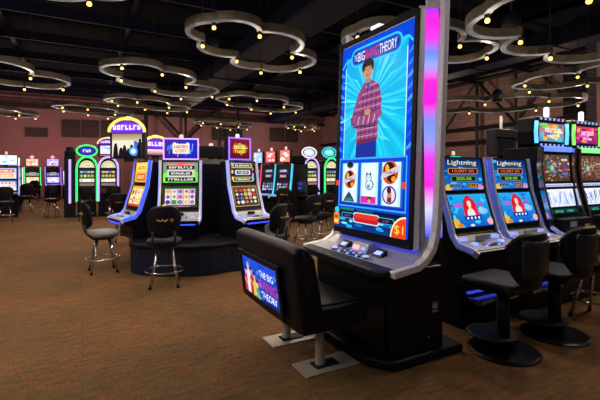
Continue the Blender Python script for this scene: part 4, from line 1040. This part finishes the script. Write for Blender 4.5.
# --- rows of arched neon machines
def neon_arch_machine(label, x, y, tube, oval, group, rot=0):
    t = thing('slot_machine', label, 'slot machine', (x, y, 0), rot, group)
    w = .54; hw = w/2
    out = [(-hw, 0), (hw, 0), (hw, 1.56)] + [(hw*math.cos(R(15*i)), 1.56 + .36*math.sin(R(15*i))) for i in range(1, 12)] + [(-hw, 1.56)]
    MB().prism(out, .06, .6, 'y').build('cabinet', BLACK, t, bevel=.012)
    path = [(-hw-.02, .03, .50), (-hw-.02, .03, 1.56)] + [((hw+.02)*math.cos(R(180-15*i)), .03, 1.56 + .38*math.sin(R(15*i))) for i in range(1, 12)] + [(hw+.02, .03, 1.56), (hw+.02, .03, .50)]
    MB().tube(path, .032, 8).build('neon_arch', tube, t, smooth=True)
    a = Art(.44, .24); a.poly([(0, 0), (.44, 0), *[(.22 + .22*math.cos(R(15*i)), .235*math.sin(R(15*i))) for i in range(0, 13)]], '#c8c48a'); a.up(); a.ell(.22, .07, .13, .06, '#e8e4c8'); a.up(); a.glyphs(.22, .07, .20, .05, 5, '#6a6a3a')
    a.build('arch_glass', t, upright(0, .052, 1.71), SCREENFAR)
    a = Art(.46, .55); a.rect(0, 0, a.w, a.h, '#14101c', '#1c1828'); a.up()
    for y0, y1, c in ((.42, .52, '#3a4a5a'), (.28, .40, '#5a5a3a'), (.14, .25, '#d8d4c0'), (.02, .10, '#8a6a5a')): a.rect(.02, y0, .44, y1, c)
    a.up()
    for k in range(4):
        a.ell(.08 + .10*k, .195, .04, .04, pick(['#f8f4e8', '#c8c8a0', '#e8b0a0']), 8); a.ell(.08 + .10*k, .34, .035, .04, pick(['#c8d060', '#e8a03a', '#8ac850', '#e8e0a0']), 8); a.rect(.04+.1*k, .44, .12+.1*k, .49, pick(['#a0b8e0', '#e8c080', '#8a6ac8']))
    a.build('reel_glass', t, upright(0, .052, 1.26), SCREENFAR)
    d = MB().prism([(-.12, .74), (.06, .74), (.06, .96), (.0, .94), (-.12, .79)], -hw+.03, hw-.03).build('deck', SATIN, t, bevel=.01)
    for i in range(5): MB().box(-.2 + i*.085, -.15 + i*.085, -.09, -.05, .795, .815).build('key', NWHITE, d)
    if oval is False: return t
    MB().box(-.08, .08, .2, .4, 1.88, 2.02).build('sign_neck', SATIN, t)
    k = MB().xform(Matrix()).lathe([(.26, .0), (.30, .03), (.30, .09), (.26, .12)], n=28, sy=.62).xform(Matrix.Translation((0, .34, 2.14)) @ Matrix.Rotation(R(90), 4, 'X')).build('oval_sign', BLACK, t)
    MB().tube([(.29*math.cos(2*PI*i/28), .20, 2.14 + .18*math.sin(2*PI*i/28)) for i in range(28)], .028, 8, True).build('oval_tube', tube if oval is None else oval[0], k, smooth=True)
    a = Art(.46, .28); a.ell(.23, .14, .22, .13, '#2a1c7a' if oval is None else oval[1], 24); a.up(); a.glyphs(.23, .14, .24, .09, 3, '#e0f0ff')
    a.build('sign_face', k, upright(0, .212, 2.14), SCREENFAR)
    return t
neon_arch_machine('green neon arched slot machine in the left row', .14, 14.55, NGREEN, (NGREEN, '#3a2ab8'), 'neon arched machines in the left row')
neon_arch_machine('lavender neon arched slot machine right of the green one in the left row', .76, 14.5, NLAV, False, 'neon arched machines in the left row')
t = thing('light_column', 'slim black column with a violet tube ending the left row', 'column', (-.34, 14.7, 0), 0)
MB().box(-.16, .16, -.0, .5, 0, 1.95).build('post', SATIN, t, bevel=.02); MB().lathe([(.15, 1.95), (.16, 2.1), (.10, 2.25), (0, 2.27)], (0, .2), 16).build('finial', SATIN, t)
MB().tube([(.0, -.03, .45), (.0, -.03, 1.85)], .035, 8).build('violet_tube', NLAV, t)
neon_arch_machine('lavender arched machine in the far row just left of the giant screen', 7.08, 12.1, NLAV, (NWHITE, '#c8d8f0'), 'neon arched machines in the far row')
neon_arch_machine('green arched machine in the far row just left of the giant screen', 7.76, 11.85, NGREEN, (NCYAN, '#5ae0c0'), 'neon arched machines in the far row')
# --- three slim machines right of the carousel
TRI = [(4.70, 11.75, NPALE, '#a8c0ff', 'slim far machine with a pale sign, leftmost of three behind the carousel'), (4.80, 11.00, NRED, '#ff6a6a', 'slim far machine outlined in red behind the carousel'), (4.92, 10.25, NCYAN, '#ff7a6a', 'slim far machine outlined in cyan behind the carousel')]
for x, y, tb, c, L in TRI:
    far_machine(L, x, y, -58, tb, (c, ['#fff4f4', c, '#ffe0d8']), (('#0c1020', '#1c1c30'), '#20203a', ['#5a6ac8', '#c85a6a', '#3a8aa0', '#e0e0f0', '#30304a']), (('#141020', '#2a1c38'), [('#3a3a5a', '#c8d0f0', .7), ('#4a2a3a', '#f0c0c0', .6)]), 'slim far machines behind the carousel', .54, 1.68, .38, .38)
for x, y, L in ((5.78, 10.75, 'black unlit machine right of the cyan outlined one'), (6.22, 11.5, 'black machine with a faint blue screen, left of the dark stools')):
    t = thing('slot_machine', L, 'slot machine', (x, y, 0), -30, 'dark far machines')
    MB().prism([(.05, 0), (.05, .62), (-.12, .70), (-.12, .76), (.10, .80), (.18, 1.2), (.24, 1.7), (.6, 1.7), (.6, 0)], -.3, .3).build('cabinet', BLACK, t, bevel=.02)
    art_rows(.46, .3, ('#0a1430', '#101c48'), [('#16245a', '#3a5ac0', .7), ('#16245a', '#3a5ac0', .6)]).build('main_screen', t, plane_on(.105, .85, .18, 1.18, .006))
    MB().box(-.2, .2, .3, .42, 1.72, 1.95).build('topper', SATIN, t, bevel=.02)
    MB().box(-.05, .05, .33, .39, 1.69, 1.73).build('topper_neck', SATIN, t)
# --- left edge machines and the row along the back wall
far_machine('white and blue two-screen slot machine at the left edge', -2.12, 15.6, 6, NPALE, ('#e0e8f8', ['#f8fcff', '#a8c8f0']), (('#e0e8f8', '#3a6ac8'), '#e8f0ff', ['#e0402a', '#f0a03a', '#e86a5a', '#fff0e0']), (('#d8e0f0', '#a8c0e8'), [('#e84a3a', '#fff0e0', .8), ('#e8a05a', '#fff8e0', .7)]), 'machines at the left edge', .66, 1.62, .62, .36)
far_machine('cream lit slot machine standing behind the left edge machine', -2.25, 18.1, 10, NWHITE, ('#f0e8d0', ['#fff4e0', '#e0b080']), (('#f0e0c0', '#e0d0b0'), '#f8f0e0', PAL), (('#f0e8d8', '#e8e0c8'), ROWS), 'machines at the left edge', .6, 1.62, .52, .36)
far_machine('green and amber machine with a pink star lamp at the back wall', -2.3, 25.6, 12, NGREEN, ('#f0b8a0', ['#fff0e0', '#f08a5a']), (('#e0a03a', '#f0d08a'), '#f8e0c0', ['#e85a3a', '#f0c03a', '#f8f0e0']), (('#58a040', '#e8c05a'), ROWS), 'star lamp machines at the back wall', .70, 1.72, .6, .42, NPINK)
far_machine('violet and white machine with a pink star lamp at the back wall', -1.34, 25.3, 12, NVIOLET, ('#c0a8f8', ['#fff0ff', '#8a6af0']), (('#8a7ae0', '#d0c8f8'), '#e8e4ff', ['#5a6af0', '#f08ac0', '#f8f0ff']), (('#6a4ad0', '#b8a8f0'), ROWS), 'star lamp machines at the back wall', .70, 1.72, .6, .42, neon('rose_lamp', (1., .3, .45), 1.6))
far_machine('white lit machine in the back row beside the violet column', -.46, 24.7, 12, NWHITE, ('#e8e0e8', ['#ffffff', '#e8a0a0']), (('#e8e0e0', '#f4f0f0'), '#ffffff', ['#d03a3a', '#e87a6a', '#f8f0f0']), (('#e8e4e8', '#f4f0f4'), [('#f0e8e8', '#c03a3a', .6), ('#f0e8e8', '#c03a3a', .6)]), 'machines along the back wall', .7, 1.5, .5, .3)

# ------------------------------------------------------------------ seating
def stool(label, x, y, rot, group='chrome-legged stools', sh=.60, seatm=LEATHER, emblem=True, br=.0):
    # faces -y; backrest at +y
    t = thing('bar_stool', label, 'stool', (x, y, 0), rot, group)
    MB().lathe([(.0, sh-.09), (.17, sh-.09), (.215, sh-.065), (.225, sh-.03), (.205, sh), (.15, sh+.008), (0, sh+.002)], n=28).build('seat', seatm, t, smooth=True)
    MB().lathe([(.10, sh-.13), (.15, sh-.12), (.15, sh-.088)], n=20).build('swivel_plate', DARKSTEEL, t)
    rb = .235; zr = .20; q = rb + (.12-rb)*zr/(sh-.12)
    for k in range(4):
        a_ = R(45 + 90*k); c, s = math.cos(a_), math.sin(a_)
        g = MB().tube([(.115*c, .115*s, sh-.115), (rb*c, rb*s, .012)], .015, 10).build('leg', CHROME, t, smooth=True)
        MB().lathe([(.02, 0), (.02, .03)], (rb*c, rb*s), 10).build('foot_cap', SATIN, g)
    fr = MB().tube([((q+.045)*math.cos(2*PI*i/36), (q+.045)*math.sin(2*PI*i/36), zr) for i in range(36)], .011, 8, True)
    for k in range(4): c, s = math.cos(R(45 + 90*k)), math.sin(R(45 + 90*k)); fr.tube([((q-.005)*c, (q-.005)*s, zr), ((q+.045)*c, (q+.045)*s, zr)], .008, 6)
    fr.build('foot_ring', CHROME, t, smooth=True)
    # curved upholstered back
    b = MB(); rows = []; n = 10
    outl = [(-1, .03), (-1, .30), (-.93, .40), (-.75, .44)]
    for i in range(n+1):
        u = -1 + 2*i/n; ang = u*R(48)
        e = 1 - .0*abs(u)
        lo = sh + .04 + .07*abs(u)**3; hi = sh + .44 - .10*abs(u)**4
        col = []
        for (rr, z) in ((.215, lo), (.235, (lo+hi)/2), (.255, hi-.02), (.275, hi), (.295, hi-.02), (.285, (lo+hi)/2), (.255, lo)):
            col.append(b.bm.verts.new((rr*math.sin(ang)*.95, rr*math.cos(ang), z)))
        rows.append(col)
    for A, B in zip(rows, rows[1:]):
        for j in range(7): b.bm.faces.new((A[j], A[(j+1) % 7], B[(j+1) % 7], B[j]))
    b.bm.faces.new(rows[0][::-1]); b.bm.faces.new(rows[-1])
    bk = b.build('backrest', LEATHER, t, bevel=.008, smooth=True)
    for s in (-1, 1): MB().tube([(s*.13, .15, sh-.085), (s*.135, .225, sh-.02), (s*.125, .262, sh+.12)], .014, 8).build('back_bracket', DARKSTEEL, bk, smooth=True)
    if emblem:
        e = MB()
        pts = [(.11*math.cos(i*.55)*0 - .085 + .017*i, .014*math.sin(i*1.9)) for i in range(9)]
        def onb(px_, pz): an = px_/.29; return (-.2955*math.sin(an)*.95, .2955*math.cos(an), sh+.26+pz)
        e.tube([onb(px_-.0, pz) for px_, pz in pts], .006, 5)
        e.tube([onb(.10 + .018*math.cos(k), .018*math.sin(k)) for k in (0, 1.5, 3, 4.5, 6)], .006, 5)
        e.build('emblem', GOLD, bk)
    return t
stool('chrome-legged stool with its seat sheen painted pale, standing alone left of the carousel', .27, 6.5, 94, seatm=SHEENSEAT)
stool('chrome-legged stool seen from behind at the front carousel machine', .93, 5.33, 168)
stool('stool with a gold emblem standing behind the carousel\'s blue-lit side', .72, 8.78, 165)
stool('dark stool standing at the end of the left row, near the violet column', -.85, 15.1, 200, 'dark stools far off', emblem=False)
stool('dark stool at the left edge with splayed chrome legs', -1.95, 14.25, 186, 'dark stools far off', emblem=False)
stool('stool turned toward the fiery topper machine, right of the carousel', 2.15, 4.9, 214)
stool('stool beside the tall cabinet\'s left edge, nearest of the dark far seats', 3.75, 6.65, 196, 'dark stools before the far row')
stool('dark stool farther off, left of the giant screen', 4.36, 7.1, 186, 'dark stools before the far row')
stool('dark stool in front of the cyan outlined machine', 4.75, 9.6, 150, 'dark stools before the far row')
stool('dark stool in front of the green arched machine in the left row', .1, 13.7, 180, 'dark stools far off', emblem=False)
stool('dark stool in front of the lavender arched machine in the left row', .85, 13.6, 180, 'dark stools far off', emblem=False)
stool('dark stool far off before the pair of star lamp machines', -2.1, 23.9, 190, 'dark stools far off', emblem=False)
stool('dark stool before the cream machine at the left edge', -1.75, 17.2, 190, 'dark stools far off', emblem=False)
stool('chrome-legged stool before the blue marquee machine, at the right edge', 4.48, 2.06, 178)

def pedestal_chair(label, x, y, rot):
    t = thing('pedestal_chair', label, 'chair', (x, y, 0), rot, 'black pedestal chairs at the right bank')
    MB().lathe([(.27, 0), (.275, .012), (.25, .022), (.06, .03), (0, .03)], n=40).build('floor_disc', BLACK, t)
    MB().tube([(0, 0, .03), (0, 0, .52)], .05, 20).build('post', SATIN, t, smooth=True)
    f = MB().lathe([(.19, .105), (.195, .115), (.18, .125), (0, .125)], (0, -.10), 32).build('foot_plate', NAVY, t)
    MB().tube([(.19*math.cos(2*PI*i/32), -.10 + .19*math.sin(2*PI*i/32), .115) for i in range(32)], .010, 6, True).build('plate_rim', DARKSTEEL, f, smooth=True)
    MB().prism([(-.235, -.24), (.235, -.24), (.25, -.1), (.225, .20), (-.225, .20), (-.25, -.1)], .51, .60, 'z').build('seat', LEATHER, t, bevel=.04, seg=4)
    b = MB(); rows = []; n = 12
    for i in range(n+1):
        u = -1 + 2*i/n; ang = u*R(56)
        lo = .56 + .20*abs(u)**3; hi = 1.0 - .10*abs(u)**4
        col = []
        for rr, z in ((.235, lo), (.245, lo+.12), (.265, hi-.05), (.282, hi), (.305, hi-.02), (.302, lo+.15), (.27, lo)):
            col.append(b.bm.verts.new((rr*math.sin(ang)*1.05, rr*math.cos(ang)*.95 + .01, z)))
        rows.append(col)
    for A, B in zip(rows, rows[1:]):
        for j in range(7): b.bm.faces.new((A[j], A[(j+1) % 7], B[(j+1) % 7], B[j]))
    b.bm.faces.new(rows[0][::-1]); b.bm.faces.new(rows[-1])
    bk = b.build('backrest', LEATHER, t, bevel=.012, smooth=True)
    p = MB(); rows = []
    for i in range(9):
        u = -1 + 2*i/8; ang = u*R(36); col = []
        for k in range(6):
            z = .67 + .052*k - .02*abs(u)**2*(1 if k < 3 else -1)
            rr = .309 + .001*k
            col.append(p.bm.verts.new((rr*math.sin(ang)*1.05, rr*math.cos(ang)*.95 + .01, z)))
        rows.append(col)
    for A, B in zip(rows, rows[1:]):
        for j in range(5): p.bm.faces.new((A[j], A[j+1], B[j+1], B[j]))
    o = p.build('back_panel', SEATTOP, bk, smooth=True); s = o.modifiers.new('thick', 'SOLIDIFY'); s.thickness = .014; s.offset = 0
    return t
pedestal_chair('black pedestal chair before the first ocean machine, nearest the tall cabinet', 3.0, 2.06, 184)
pedestal_chair('black pedestal chair before the second ocean machine', 3.71, 2.05, 183)

# ------------------------------------------------------------------ camera, world, output
cam = bpy.data.cameras.new('camera'); co = bpy.data.objects.new('camera', cam); COL.objects.link(co)
co.location = (0, 0, 1.45); co.rotation_euler = (R(90), 0, -math.atan(218/400))
cam.sensor_width = 36; cam.lens = 24; cam.shift_y = -28/600; cam.clip_end = 100
SC.camera = co
wd = bpy.data.worlds.new('room_air'); SC.world = wd; wd.use_nodes = True
wd.node_tree.nodes['Background'].inputs['Color'].default_value = (.42, .40, .55, 1)
wd.node_tree.nodes['Background'].inputs['Strength'].default_value = .10
vs = SC.view_settings; vs.view_transform = 'Standard'; vs.look = 'None'; vs.gamma = 1; vs.exposure = 0; vs.use_curve_mapping = False
